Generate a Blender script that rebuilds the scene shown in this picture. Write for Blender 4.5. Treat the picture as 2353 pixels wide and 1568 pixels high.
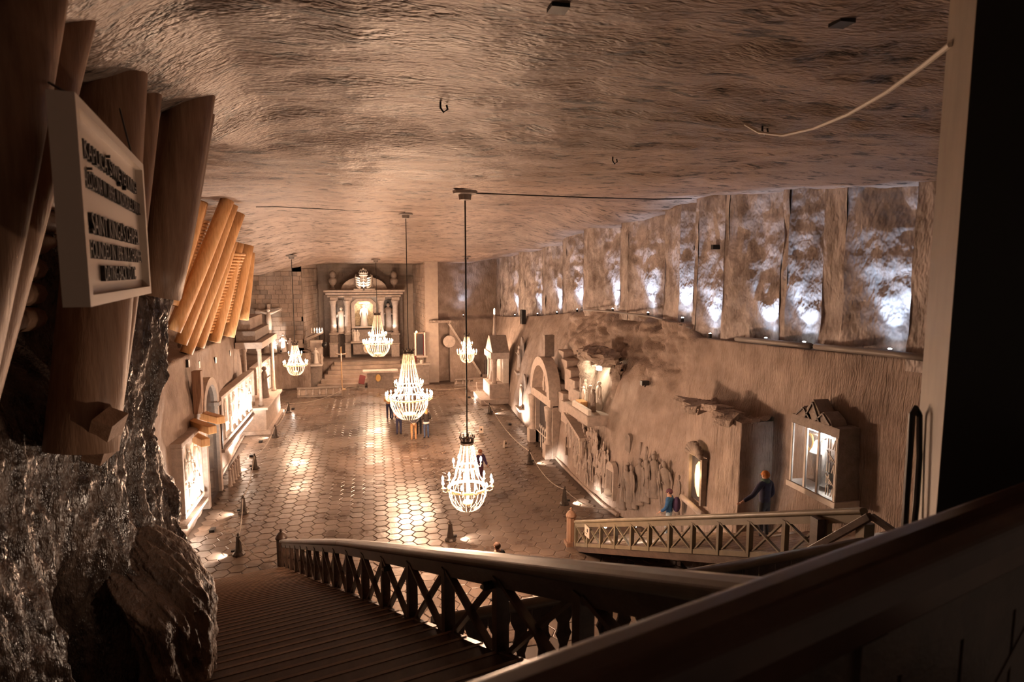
import bpy, bmesh, math, random
import numpy as np
from mathutils import Vector, Matrix
for o in list(bpy.data.objects): bpy.data.objects.remove(o, do_unlink=True)
S = bpy.context.scene; COL = S.collection
random.seed(7); RNG = np.random.default_rng(7)
# ---------------------------------------------------------------- camera, world, exposure
F, HZ, VX, H = 1420.0, 625.0, 855.0, 9.1
PIT = math.atan((784-HZ)/F); YAW = math.atan((1176.5-VX)*math.cos(PIT)/F)
cd = bpy.data.cameras.new('camera'); cam = bpy.data.objects.new('camera', cd); COL.objects.link(cam)
cd.sensor_width = 36; cd.lens = 36*F/2353; cd.clip_start = .05; cd.clip_end = 300
cam.location = (0, 0, H); cam.rotation_euler = (math.pi/2-PIT, 0, -YAW); S.camera = cam
cd.dof.use_dof = True; cd.dof.focus_distance = 17; cd.dof.aperture_fstop = 2.8
w = bpy.data.worlds.new('cave_dark'); S.world = w; w.use_nodes = True
w.node_tree.nodes['Background'].inputs[0].default_value = (.9, .62, .45, 1)
w.node_tree.nodes['Background'].inputs[1].default_value = .035
S.view_settings.view_transform = 'Standard'; S.view_settings.look = 'None'
S.view_settings.exposure = 1.3; S.view_settings.gamma = 1; S.view_settings.use_curve_mapping = False
S.cycles.max_bounces = 5; S.cycles.diffuse_bounces = 3; S.cycles.glossy_bounces = 2; S.cycles.transmission_bounces = 4
S.cycles.caustics_reflective = False; S.cycles.caustics_refractive = False
WARM = (1.0, .61, .40); WHITE = (1.0, .84, .70); COOL = (.52, .71, 1.0)
# ---------------------------------------------------------------- photograph pixel -> place
_fw = np.array([math.sin(YAW)*math.cos(PIT), math.cos(YAW)*math.cos(PIT), -math.sin(PIT)])
_rt = np.array([math.cos(YAW), -math.sin(YAW), 0]); _up = np.cross(_rt, _fw); _C = np.array([0, 0, H])
def ray(u, v): return _fw*F+_rt*(u-1176.5)+_up*(784-v)
def atz(u, v, z=0): d = ray(u, v); return _C+d*((z-H)/d[2])
def atx(u, v, x): d = ray(u, v); return _C+d*(x/d[0])
def aty(u, v, y): d = ray(u, v); return _C+d*(y/d[1])
def proj(P):
    d = np.asarray(P, float)-_C; q = d@_fw
    return 1176.5+F*(d@_rt)/q, 784-F*(d@_up)/q, q
# ---------------------------------------------------------------- noise
def _hash(ix, iy, iz):
    n = (ix*374761393+iy*668265263+iz*2147483647+1274126177) & 0xffffffff
    n = ((n ^ (n >> 13))*1274126177) & 0xffffffff
    return ((n ^ (n >> 16)) & 0xffff)/65535.0
def vnoise(x, y, z=0.0):
    x, y, z = np.broadcast_arrays(np.asarray(x, float), np.asarray(y, float), np.asarray(z, float))
    ix, iy, iz = np.floor(x).astype(np.int64), np.floor(y).astype(np.int64), np.floor(z).astype(np.int64)
    fx, fy, fz = x-ix, y-iy, z-iz
    s = lambda t: t*t*(3-2*t)
    fx, fy, fz = s(fx), s(fy), s(fz); r = 0
    for dx in (0, 1):
        for dy in (0, 1):
            for dz in (0, 1):
                r = r+_hash(ix+dx, iy+dy, iz+dz)*(fx if dx else 1-fx)*(fy if dy else 1-fy)*(fz if dz else 1-fz)
    return r*2-1
def fbm(x, y, z=0.0, n=4):
    a, r, k = 1.0, 0, 1.0
    for i in range(n): r = r+a*vnoise(np.asarray(x)*k+i*17.3, np.asarray(y)*k+i*5.1, np.asarray(z)*k+i*9.7); a *= .5; k *= 2.03
    return r
def ridge(x, y, z=0.0, n=3):
    a, r, k = 1.0, 0, 1.0
    for i in range(n): r = r+a*(1-2*np.abs(vnoise(np.asarray(x)*k+i*13.7, np.asarray(y)*k+i*3.3, np.asarray(z)*k+i*7.9))); a *= .5; k *= 2.1
    return r
# ---------------------------------------------------------------- materials
def mat(name, col, rough=.8, var=.0, nscale=3.0, stretch=(1, 1, 1), bump=0.0, bscale=12.0, metal=0.0, emit=None, es=0.0,
        spec=.5, col2=None, trans=0.0, coord='pos', bdist=.05, detail=4, band=None, rvar=0.0, bstretch=None, specks=None):
    m = bpy.data.materials.new(name); m.use_nodes = True; nt = m.node_tree; N, L = nt.nodes, nt.links
    b = N['Principled BSDF']; b.inputs['Roughness'].default_value = rough; b.inputs['Metallic'].default_value = metal
    b.inputs['Base Color'].default_value = (*col, 1); b.inputs['Specular IOR Level'].default_value = spec
    if trans: b.inputs['Transmission Weight'].default_value = trans
    if emit: m.cycles.emission_sampling = 'NONE'
    if emit: b.inputs['Emission Color'].default_value = (*emit, 1); b.inputs['Emission Strength'].default_value = es
    if var or bump or col2 or rvar:
        if coord == 'pos': g = N.new('ShaderNodeNewGeometry'); src = g.outputs['Position']
        else: g = N.new('ShaderNodeTexCoord'); src = g.outputs['Object']
        mp = N.new('ShaderNodeMapping'); mp.inputs['Scale'].default_value = stretch; L.new(src, mp.inputs[0])
        if var or col2 or rvar:
            n = N.new('ShaderNodeTexNoise'); n.inputs['Scale'].default_value = nscale; n.inputs['Detail'].default_value = detail
            n.inputs['Roughness'].default_value = .62; L.new(mp.outputs[0], n.inputs['Vector'])
            if var or col2:
                r = N.new('ShaderNodeValToRGB'); c2 = col2 or tuple(min(1, c*(1+var)) for c in col)
                c1 = col if col2 else tuple(c*(1-var) for c in col)
                lo, hi = band or (.32, .68)
                r.color_ramp.elements[0].position = lo; r.color_ramp.elements[1].position = hi
                r.color_ramp.elements[0].color = (*c1, 1); r.color_ramp.elements[1].color = (*c2, 1)
                L.new(n.outputs['Fac'], r.inputs[0]); L.new(r.outputs[0], b.inputs['Base Color'])
            if specks:
                n3 = N.new('ShaderNodeTexNoise'); n3.inputs['Scale'].default_value = specks[0]; n3.inputs['Detail'].default_value = 4; n3.inputs['Roughness'].default_value = .7
                L.new(mp.outputs[0], n3.inputs['Vector']); r3 = N.new('ShaderNodeValToRGB'); e3 = r3.color_ramp.elements
                e3[0].position = specks[1]; e3[0].color = (specks[3], specks[3], specks[3], 1); e3[1].position = specks[2]; e3[1].color = (1, 1, 1, 1)
                L.new(n3.outputs['Fac'], r3.inputs[0]); mx = N.new('ShaderNodeMix'); mx.data_type = 'RGBA'; mx.blend_type = 'MULTIPLY'; mx.inputs['Factor'].default_value = 1
                L.new(r.outputs[0], mx.inputs[6]); L.new(r3.outputs[0], mx.inputs[7]); L.new(mx.outputs[2], b.inputs['Base Color'])
            if rvar:
                mr = N.new('ShaderNodeMapRange'); mr.inputs['From Min'].default_value = .35; mr.inputs['From Max'].default_value = .65
                mr.inputs['To Min'].default_value = max(.03, rough-rvar); mr.inputs['To Max'].default_value = min(1, rough+rvar)
                L.new(n.outputs['Fac'], mr.inputs['Value']); L.new(mr.outputs[0], b.inputs['Roughness'])
        if bump:
            n2 = N.new('ShaderNodeTexNoise'); n2.inputs['Scale'].default_value = bscale; n2.inputs['Detail'].default_value = 2
            n2.inputs['Roughness'].default_value = .65
            if bstretch:
                mp2 = N.new('ShaderNodeMapping'); mp2.inputs['Scale'].default_value = bstretch; mp2.inputs['Rotation'].default_value = (.25, 0, 0); L.new(src, mp2.inputs[0]); L.new(mp2.outputs[0], n2.inputs['Vector'])
            else: L.new(mp.outputs[0], n2.inputs['Vector'])
            bp = N.new('ShaderNodeBump'); bp.inputs['Strength'].default_value = bump; bp.inputs['Distance'].default_value = bdist
            L.new(n2.outputs['Fac'], bp.inputs['Height']); L.new(bp.outputs[0], b.inputs['Normal'])
    return m
M = {}
M['ceiling'] = mat('salt_ceiling', (.26, .19, .15), .46, nscale=.7, stretch=(.45, 1.3, 1), bump=.8, bscale=19, bdist=.04, col2=(.40, .305, .25), band=(.38, .60), detail=4, rvar=.07, specks=(4.0, .385, .46, .18))
M['wall'] = mat('salt_wall', (.23, .172, .14), .72, nscale=1.3, bump=1.0, bscale=2.2, bdist=.05, col2=(.40, .315, .265), detail=4, bstretch=(8, 8, 1.4))
M['niche'] = mat('salt_niche', (.22, .18, .16), .6, nscale=1.6, stretch=(1, 1, .6), bump=1.0, bscale=5, bdist=.09, col2=(.50, .44, .41), band=(.36, .62), detail=4)
M['rockdark'] = mat('wet_salt_rock', (.050, .034, .027), .33, nscale=9, stretch=(1, 1, .4), bump=1.0, bscale=34, bdist=.022, col2=(.17, .118, .09), band=(.40, .66), rvar=.12)
M['outcrop'] = mat('broken_rock', (.22, .17, .14), .7, nscale=2.2, bump=1, bscale=6, bdist=.09, col2=(.46, .37, .31), detail=4)
M['rockbrown'] = mat('chiselled_brown_rock', (.13, .09, .07), .5, nscale=5, stretch=(1, 1, .5), bump=1.0, bscale=20, bdist=.03, col2=(.30, .215, .165))
M['tile'] = mat('floor_tile_salt', (.095, .065, .048), .33, nscale=.55, bump=.35, bscale=5, bdist=.025, col2=(.20, .145, .11), band=(.34, .66), rvar=.11, detail=4)
M['joint'] = mat('floor_joint', (.085, .06, .045), .6)
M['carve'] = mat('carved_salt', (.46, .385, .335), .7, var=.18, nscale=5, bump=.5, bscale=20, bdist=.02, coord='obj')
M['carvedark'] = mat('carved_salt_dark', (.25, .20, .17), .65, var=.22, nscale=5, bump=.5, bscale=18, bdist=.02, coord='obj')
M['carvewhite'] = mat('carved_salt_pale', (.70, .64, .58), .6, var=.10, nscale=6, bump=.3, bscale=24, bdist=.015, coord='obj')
M['brick'] = mat('salt_block', (.32, .25, .205), .78, var=.3, nscale=.9, bump=.5, bscale=14, bdist=.02)
M['brickdark'] = mat('salt_block_grey', (.25, .205, .175), .75, var=.3, nscale=1.2, bump=.5, bscale=14, bdist=.02)
M['mortar'] = mat('pale_mortar', (.42, .35, .30), .9, var=.1)
M['log'] = mat('pine_log', (.60, .31, .12), .45, nscale=3.5, stretch=(5, 5, .5), bump=.25, bscale=9, bdist=.01, col2=(.82, .50, .24), coord='obj')
M['logdark'] = mat('brown_log', (.20, .105, .06), .52, nscale=3.5, stretch=(5, 5, .5), bump=.3, bscale=9, bdist=.012, col2=(.34, .20, .125), coord='obj')
M['wood'] = mat('dark_brown_wood', (.050, .031, .022), .42, nscale=3, stretch=(3, 1, 3), bump=.3, bscale=14, bdist=.006, col2=(.105, .067, .048), coord='pos')
M['railwood'] = mat('painted_rail_wood', (.13, .10, .075), .38, nscale=3, bump=.15, bscale=16, bdist=.004, col2=(.20, .155, .115))
M['railpale'] = mat('olive_painted_wood', (.155, .125, .078), .45, nscale=3, bump=.15, bscale=16, bdist=.004, col2=(.215, .175, .115))
M['nearrail'] = mat('glossy_brown_rail', (.055, .028, .021), .33, nscale=4, bump=.1, bscale=12, bdist=.003, col2=(.10, .052, .038))
M['strip'] = mat('pale_stringer_board', (.45, .36, .29), .55, var=.2, nscale=6)
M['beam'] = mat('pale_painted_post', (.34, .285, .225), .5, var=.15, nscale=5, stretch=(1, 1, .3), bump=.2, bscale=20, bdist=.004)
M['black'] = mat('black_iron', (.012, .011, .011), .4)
M['iron'] = mat('dark_bronze', (.06, .045, .035), .38, metal=.5, var=.3, nscale=9, coord='obj')
M['rope'] = mat('pale_rope', (.42, .36, .30), .8)
M['cable'] = mat('white_cable', (.9, .84, .74), .6)
M['bronze'] = mat('old_bronze', (.40, .25, .12), .5, var=.2, nscale=8, coord='obj')
M['nosing'] = mat('worn_edge_highlight', (.20, .125, .085), .4, var=.25, nscale=2)  # worn edge, its colour lifted to paint the lit line along each tread
M['goldcloth'] = mat('gilded_backdrop', (.42, .32, .19), .5, var=.45, nscale=9)
M['pipe'] = mat('grey_conduit', (.22, .19, .17), .45)
M['sign'] = mat('cream_sign_board', (.66, .55, .46), .4)
M['ink'] = mat('black_letter', (.02, .016, .014), .4)
M['bead'] = mat('salt_crystal_bead', (.86, .78, .62), .22)
M['ring'] = mat('gilded_ring', (.72, .58, .36), .4)
M['bulb'] = mat('candle_bulb', (1, .9, .75), .4, emit=(1.0, .78, .50), es=40)
M['lampwhite'] = mat('lamp_lens', (1, 1, 1), .3, emit=(.85, .92, 1.0), es=25)
M['lampwarm'] = mat('warm_lamp_lens', (1, 1, 1), .3, emit=(1, .82, .58), es=14)
M['gold'] = mat('gold', (.80, .53, .20), .3, metal=.8)
M['red'] = mat('red_cloth', (.13, .02, .018), .7)
M['glass'] = mat('clear_glass', (.95, .95, .95), .03, trans=1.0, spec=.5)
M['pane'] = mat('dark_glass', (.06, .055, .06), .12)
M['skin'] = mat('skin', (.55, .33, .24), .55)
def cloth(n, c): 
    if n not in M: M[n] = mat(n, c, .8, var=.2, nscale=12, coord='obj')
    return M[n]
# ---------------------------------------------------------------- mesh building
class MB:
    def __init__(s): s.v = []; s.f = []
    def add(s, vs, fs):
        o = len(s.v); s.v.extend([tuple(map(float, p)) for p in vs]); s.f.extend([tuple(i+o for i in f) for f in fs]); return s
    def box(s, lo, hi):
        x0, y0, z0 = lo; x1, y1, z1 = hi
        return s.add([(x0,y0,z0),(x1,y0,z0),(x1,y1,z0),(x0,y1,z0),(x0,y0,z1),(x1,y0,z1),(x1,y1,z1),(x0,y1,z1)],
                     [(3,2,1,0),(4,5,6,7),(0,1,5,4),(1,2,6,5),(2,3,7,6),(3,0,4,7)])
    def cb(s, c, d): return s.box([c[i]-d[i]/2 for i in range(3)], [c[i]+d[i]/2 for i in range(3)])
    def obox(s, c, ex, ey, ez):
        c, ex, ey, ez = map(lambda t: np.asarray(t, float), (c, ex, ey, ez)); vs = []
        for k in (-1, 1):
            for (i, j) in ((-1,-1),(1,-1),(1,1),(-1,1)): vs.append(c+ex*i+ey*j+ez*k)
        return s.add(vs, [(3,2,1,0),(4,5,6,7),(0,1,5,4),(1,2,6,5),(2,3,7,6),(3,0,4,7)])
    def beam(s, p, q, wd, ht, up=(0, 0, 1)):
        p, q, up = (np.asarray(t, float) for t in (p, q, up)); d = q-p; L = np.linalg.norm(d); d /= L
        sx = np.cross(d, up); sx /= np.linalg.norm(sx); uz = np.cross(sx, d)
        return s.obox((p+q)/2, sx*wd/2, d*L/2, uz*ht/2)
    def tube(s, pts, r, n=8, cap=True):
        pts = [np.asarray(p, float) for p in pts]; k = len(pts); rs = r if hasattr(r, '__len__') else [r]*k; vs = []; fs = []
        ref = None
        for i, p in enumerate(pts):
            d = pts[min(i+1, k-1)]-pts[max(i-1, 0)]; d = d/(np.linalg.norm(d)+1e-9)
            if ref is None: ref = np.array([0, 0, 1.]) if abs(d[2]) < .9 else np.array([1., 0, 0])
            a = np.cross(d, ref); a /= np.linalg.norm(a)+1e-9; b = np.cross(d, a); ref = -np.cross(d, a) if False else ref
            for j in range(n):
                t = 2*math.pi*j/n; vs.append(p+rs[i]*(a*math.cos(t)+b*math.sin(t)))
        for i in range(k-1):
            for j in range(n): fs.append((i*n+j, i*n+(j+1) % n, (i+1)*n+(j+1) % n, (i+1)*n+j))
        if cap: fs.append(tuple(range(n))[::-1]); fs.append(tuple(range((k-1)*n, k*n)))
        return s.add(vs, fs)
    def lathe(s, prof, n=16, c=(0, 0, 0), sx=1, sy=1):
        vs = []; fs = []; k = len(prof)
        for r, z in prof:
            for j in range(n): t = 2*math.pi*j/n; vs.append((c[0]+r*math.cos(t)*sx, c[1]+r*math.sin(t)*sy, c[2]+z))
        for i in range(k-1):
            for j in range(n): fs.append((i*n+j, i*n+(j+1) % n, (i+1)*n+(j+1) % n, (i+1)*n+j))
        fs.append(tuple(range(n))[::-1]); fs.append(tuple(range((k-1)*n, k*n)))
        return s.add(vs, fs)
    def sph(s, c, r, nu=10, nv=6):
        r = r if hasattr(r, '__len__') else (r, r, r); vs = [(c[0], c[1], c[2]-r[2])]; fs = []
        for i in range(1, nv):
            a = -math.pi/2+math.pi*i/nv
            for j in range(nu):
                t = 2*math.pi*j/nu; vs.append((c[0]+r[0]*math.cos(a)*math.cos(t), c[1]+r[1]*math.cos(a)*math.sin(t), c[2]+r[2]*math.sin(a)))
        vs.append((c[0], c[1], c[2]+r[2])); e = len(vs)-1
        for j in range(nu):
            fs.append((0, 1+(j+1) % nu, 1+j)); fs.append((e, e-nu+j, e-nu+(j+1) % nu))
            for i in range(nv-2): a = 1+i*nu; fs.append((a+j, a+(j+1) % nu, a+nu+(j+1) % nu, a+nu+j))
        return s.add(vs, fs)
    def prism(s, poly, o, ex, ey, depth):
        """polygon (a,b) -> o+a*ex+b*ey, extruded by vector depth"""
        o, ex, ey, dp = (np.asarray(t, float) for t in (o, ex, ey, depth)); n = len(poly)
        vs = [o+a*ex+b*ey for a, b in poly]; vs += [p+dp for p in vs]
        fs = [tuple(range(n))[::-1], tuple(range(n, 2*n))]+[(i, (i+1) % n, n+(i+1) % n, n+i) for i in range(n)]
        return s.add(vs, fs)
    def arch(s, o, ex, ey, depth, r0, r1, a0=0, a1=math.pi, n=14):
        """ring sector between radii r0<r1"""
        P = [(r1*math.cos(a0+(a1-a0)*i/n), r1*math.sin(a0+(a1-a0)*i/n)) for i in range(n+1)]
        Q = [(r0*math.cos(a0+(a1-a0)*i/n), r0*math.sin(a0+(a1-a0)*i/n)) for i in range(n+1)]
        for i in range(n): s.prism([P[i], P[i+1], Q[i+1], Q[i]], o, ex, ey, depth)
        return s
    def surf(s, A, flip=False):
        n, m = A.shape[:2]; idx = np.arange(n*m).reshape(n, m)
        q = np.stack([idx[:-1, :-1], idx[1:, :-1], idx[1:, 1:], idx[:-1, 1:]], -1).reshape(-1, 4)
        if flip: q = q[:, ::-1]
        o = len(s.v); s.v.extend(map(tuple, A.reshape(-1, 3).tolist())); s.f.extend(map(tuple, (q+o).tolist())); return s
    def mesh(s, name, off=None):
        me = bpy.data.meshes.new(name); v = np.array(s.v, dtype=float)
        if off is not None: v = v-np.asarray(off)
        me.from_pydata(v.tolist(), [], s.f); me.update(); return me
    def build(s, name, m, parent=None, smooth=False, world=True, bevel=0, origin=None):
        """world: vertices are in place coordinates; they are moved into the parent's frame"""
        off = np.zeros(3)
        if world:
            q = parent
            while q is not None: off = off+np.array(q.location); q = q.parent
        o_loc = None
        if parent is None and origin is not None: off = np.asarray(origin, float); o_loc = off
        me = s.mesh(name, off); me.materials.append(M[m] if isinstance(m, str) else m)
        if smooth:
            me.polygons.foreach_set('use_smooth', [True]*len(me.polygons))
        o = bpy.data.objects.new(name, me); COL.objects.link(o); o.parent = parent
        if o_loc is not None: o.location = o_loc
        if bevel:
            b = o.modifiers.new('bevel', 'BEVEL'); b.width = bevel; b.segments = 2; b.limit_method = 'ANGLE'
        return o
def tag(o, label=None, cat=None, group=None, kind=None):
    for k, x in (('label', label), ('category', cat), ('group', group), ('kind', kind)):
        if x: o[k] = x
    return o
def thing(name, label, cat, loc, group=None, rz=0.0):
    o = bpy.data.objects.new(name, None); COL.objects.link(o); o.location = tuple(map(float, loc)); o.rotation_euler.z = rz
    o.empty_display_size = .2; return tag(o, label, cat, group)
def dup(o, parent=None):
    c = o.copy(); COL.objects.link(c); c.parent = parent
    for ch in list(o.children): dup(ch, c)
    return c
def inst(name, me, parent, loc=(0, 0, 0), rot=(0, 0, 0), sc=(1, 1, 1)):
    o = bpy.data.objects.new(name, me); COL.objects.link(o); o.parent = parent
    o.location = tuple(map(float, loc)); o.rotation_euler = rot; o.scale = sc; return o
def meshof(mb, name, m, smooth=False):
    me = mb.mesh(name); me.materials.append(M[m] if isinstance(m, str) else m)
    if smooth: me.polygons.foreach_set('use_smooth', [True]*len(me.polygons))
    return me
def spot(name, parent, loc, aim, watts, col, deg=60, blend=.6, rad=.05):
    """a light inside a lamp that is built as geometry; loc/aim in place coordinates"""
    l = bpy.data.lights.new(name, 'SPOT'); l.energy = watts; l.color = col; l.spot_size = math.radians(deg); l.spot_blend = blend
    l.shadow_soft_size = rad; o = bpy.data.objects.new(name, l); COL.objects.link(o)
    d = Vector(aim)-Vector(loc); o.rotation_euler = d.to_track_quat('-Z', 'Y').to_euler()
    off = np.zeros(3); q = parent
    while q is not None: off = off+np.array(q.location); q = q.parent
    o.location = tuple(np.asarray(loc, float)-off); o.parent = parent; return o
def point(name, parent, loc, watts, col, rad=.1):
    l = bpy.data.lights.new(name, 'POINT'); l.energy = watts; l.color = col; l.shadow_soft_size = rad
    o = bpy.data.objects.new(name, l); COL.objects.link(o); off = np.zeros(3); q = parent
    while q is not None: off = off+np.array(q.location); q = q.parent
    o.location = tuple(np.asarray(loc, float)-off); o.parent = parent; return o
# ================================================================ STRUCTURE
def sm(x, a, b): t = np.clip((np.asarray(x, float)-a)/(b-a), 0, 1); return t*t*(3-2*t)
CY = [-4, 4, 8, 11, 13, 17, 23, 29.5, 33, 36, 41, 46, 52, 56, 63]
CZ = [10.5, 10.68, 10.75, 10.80, 11.02, 11.28, 11.72, 11.9, 11.62, 11.2, 10.42, 10.15, 9.95, 9.8, 9.75]
def cz(x, y):
    z = np.interp(y, CY, CZ)
    z = z-sm(-np.asarray(x, float), 3.2, 8.4)*np.interp(y, [12, 25, 35, 46, 55], [.1, .25, 1.0, 1.25, .5])
    z = z-sm(x, 7.5, 10.5)*np.interp(y, [14, 19, 24, 35, 41, 46], [0, -.12, .55, .7, .0, -.35])
    return z
t = np.linspace(0, 1, 420); Yc = -3+66*(t**1.55); Xc = np.linspace(-11, 14, 250)
GX, GY = np.meshgrid(Xc, Yc, indexing='ij'); GZ = cz(GX, GY)
near = 1-sm(GY, 14, 34)
GZ = GZ+.11*fbm(GX*.16, GY*.33, 1.0, 3)+.030*ridge(GX*.45+1.2*fbm(GX*.2, GY*.3, 4., 2), GY*1.1, 2.0, 3)*(.35+.65*near)
GZ = GZ+near*.05*np.clip(fbm(GX*1.6, GY*3.6, 7.0, 4)-.35, 0, 2)+.022*fbm(GX*2.3, GY*3.8, 5.0, 3)
# broken edge over the timber cribs
lefte = sm(-GX, 1.2, 2.2)*(1-sm(GY, 7, 9.5))
GZ = GZ+lefte*(.16*fbm(GX*1.5, GY*1.5, 3.0, 4)-.10)
ic, jc = int(np.argmin(abs(Xc+1.9))), int(np.argmin(abs(Yc-5.4)))
GZ = GZ-(GZ[ic-3:ic+4, jc-4:jc+5].mean()-10.40)*sm(-GX, .9, 1.7)*(1-sm(GY, 7, 9.5))
ceiling = tag(MB().surf(np.stack([GX, GY, GZ], -1), flip=True).build('ceiling', 'ceiling', smooth=True),
              'rough grey-brown rock salt ceiling with dark streaks over the whole chapel', None, None, 'structure')
# ---- floor: joint bed and hexagonal tiles
floor = MB().box((-8.6, 3, -.4), (11.5, 60, -.012)).build('floor', 'joint'); tag(floor, 'dark joint bed of the carved hexagonal salt floor', None, None, 'structure')
RH = .292; hx = RH*1.5; hy = RH*math.sqrt(3)
def hexmesh(tx, ty, seed):
    r0, r1 = RH*.965, RH*.90; mb = MB(); vs = []
    for rr, z in ((r0, -.03), (r0, 0.0), (r1, .010)):
        for k in range(6):
            a = math.pi/3*k; x, y = rr*math.cos(a), rr*math.sin(a); vs.append((x, y, z+(tx*x+ty*y if z >= 0 else 0)))
    fs = [(12, 13, 14, 15, 16, 17)]
    for lv in (0, 6):
        for k in range(6): fs.append((lv+k, lv+(k+1) % 6, lv+6+(k+1) % 6, lv+6+k))
    return mb.add(vs, fs)
hexes = [meshof(hexmesh(random.gauss(0, .012), random.gauss(0, .012), i), 'tile', 'tile') for i in range(14)]
xl_pts = ([0, 20, 26, 29.3, 36.3, 46, 51], [-6.3, -6.4, -6.6, -6.85, -7.25, -7.3, -7.1])
def xl(y): return np.interp(y, *xl_pts)
xr_pts = ([0, 5, 9, 12, 15, 17.9, 20.9, 22, 26.5, 29.7, 34, 38, 47, 52, 56], [10.9, 10.7, 10.55, 10.35, 10.05, 9.7, 8.75, 8.6, 8.55, 8.64, 8.65, 8.75, 9.6, 9.6, 10.5])
def xr0(y): return np.interp(y, *xr_pts)
spots_ = []
for i in range(-22, 30):
    for j in range(0, 90):
        x = i*hx+.1; y = 14.0+j*hy+(hy/2 if i % 2 else 0)
        if y > 49.6 or x < xl(y)+.25 or x > xr0(y)-.25: continue
        u, v, q = proj((x, y, 0)); spots_.append((q, x, y, u, v))
spots_.sort()
vis = [s_ for s_ in spots_ if 470 < s_[3] < 1500 and s_[4] < 1345 and s_[2] > 18.3]
one = set(); 
for s_ in vis[:300]:
    inst('tile', hexes[random.randrange(14)], floor, (s_[1], s_[2], random.gauss(0, .003))); one.add((s_[1], s_[2]))
mb = MB()
for s_ in spots_:
    if (s_[1], s_[2]) in one: continue
    h_ = hexmesh(random.gauss(0, .010), random.gauss(0, .010), 0); mb.add([(a+s_[1], b+s_[2], c) for a, b, c in h_.v], h_.f)
tag(mb.build('tile_field', 'tile', floor), None, None, None, 'stuff')
# ---- left wall with its ledge for the timber
def zl(y): return np.interp(y, [10, 25, 36.8, 38.2, 52], [6.1, 6.0, 5.6, 2.9, 2.6])
Ys = np.linspace(7, 52, 300); rows = []
for k in range(60): rows.append(('lo', k/59))
for k in range(1, 12): rows.append(('ledge', k/11))
for k in range(1, 60): rows.append(('up', k/59))
A = np.zeros((len(rows), len(Ys), 3))
for i, (kd, q) in enumerate(rows):
    led = np.interp(Ys, [10, 36.8, 38.2, 52], [1.9, 1.5, 2.5, 2.6])
    if kd == 'lo': x = xl(Ys)-.25*q; z = zl(Ys)*q
    elif kd == 'ledge': x = xl(Ys)-.25-led*q; z = zl(Ys)+.15*q
    else: x = xl(Ys)-.25-led-.2*q; z = zl(Ys)+.15+(cz(-9, Ys)+.6-zl(Ys)-.15)*q
    n = .07*fbm(Ys*.8, z*.9+x*.7, 3.0, 5); am = {'lo': 1.0, 'ledge': 2.4, 'up': 2.6}[kd]
    A[i] = np.stack([x+n*am, Ys, z+(n*am if kd != 'lo' else 0)], -1)
wall_left = tag(MB().surf(A).build('wall_left', 'wall', smooth=True), 'carved brown salt wall along the side with the arched door', None, None, 'structure')
# ---- facing masonry beside the chancel, returns, back wall
def courses(name, o, ex, ez, nrm, wid, hei, bw, bh, m, parent, indiv, gap=.018):
    """stone blocks in courses; o is the lower corner of the wall face"""
    o, ex, ez, nrm = (np.asarray(q, float) for q in (o, ex, ez, nrm)); nr = int(hei/bh); big = MB(); protos = {}
    for r in range(nr):
        x = -random.random()*bw*.6
        while x < wid:
            ww = bw*random.uniform(.72, 1.28); a, b = max(0, x), min(wid, x+ww)-gap
            if b-a > .1:
                d = random.uniform(.015, .055); c = o+ex*(a+b)/2+ez*(r*bh+bh/2)+nrm*(d/2)
                if indiv: 
                    q = MB().obox(c, ex*(b-a)/2, nrm*(d/2+.03), ez*(bh-gap)/2); q.build('brick', m if random.random() < .75 else 'brickdark', parent)
                else: big.obox(c, ex*(b-a)/2, nrm*(d/2+.03), ez*(bh-gap)/2)
            x += ww
    if not indiv: tag(big.build(name, m, parent), None, None, None, 'stuff')
wall_back_left = MB().box((-11, 52.0, 0), (-5.5, 52.5, 10)).build('wall_back_left', 'mortar'); tag(wall_back_left, 'brown salt block wall facing the hall beside the altar', None, None, 'structure')
courses('block_courses', (-9.9, 52.0, 3.0), (1, 0, 0), (0, 0, 1), (0, -1, 0), 4.4, 6.4, .62, .36, 'brick', wall_back_left, True)
low = np.zeros((40, 40, 3))
gy, gz = np.meshgrid(np.linspace(-7.4, -4.9, 40), np.linspace(0, 2.75, 40), indexing='ij')
low = np.stack([gy, 50.3+.35*sm(gz, 1.5, 2.8)+.10*fbm(gy*1.5, gz*.5, 1., 4), gz], -1)
top = np.stack([np.tile(np.linspace(-7.4, -4.9, 40)[:, None], (1, 16)), np.tile(np.linspace(50.6, 52.1, 16)[None], (40, 1)), 2.75+.18*fbm(np.tile(np.linspace(0, 4, 40)[:, None], (1, 16)), np.tile(np.linspace(0, 3, 16)[None], (40, 1)), 2., 3)], -1)
MB().surf(low).surf(top).build('rock_plinth', 'wall', wall_back_left, smooth=True)
wall_chancel_left = MB().prism([(-5.5, 52), (-4.85, 58.6), (-5.6, 58.6), (-6.2, 52)], (0, 0, 0), (1, 0, 0), (0, 1, 0), (0, 0, 10)).build('wall_chancel_left', 'mortar')
tag(wall_chancel_left, 'receding salt block wall on the crucifix side of the altar recess', None, None, 'structure')
dv = np.array([.65, 6.6, 0]); dl_ = np.linalg.norm(dv); dv /= dl_
courses('block_courses', (-5.5, 52, 0), dv, (0, 0, 1), (dv[1], -dv[0], 0), dl_, 9.6, .62, .36, 'brick', wall_chancel_left, False)
wall_chancel_right = MB().prism([(3.75, 58.6), (4.15, 50.6), (5.2, 50.6), (5.2, 58.6)], (0, 0, 0), (1, 0, 0), (0, 1, 0), (0, 0, 10.2)).build('wall_chancel_right', 'mortar')
tag(wall_chancel_right, 'receding salt block wall on the cabinet side of the altar recess', None, None, 'structure')
dv = np.array([.4, -8.0, 0]); dl_ = np.linalg.norm(dv); dv /= dl_
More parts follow.
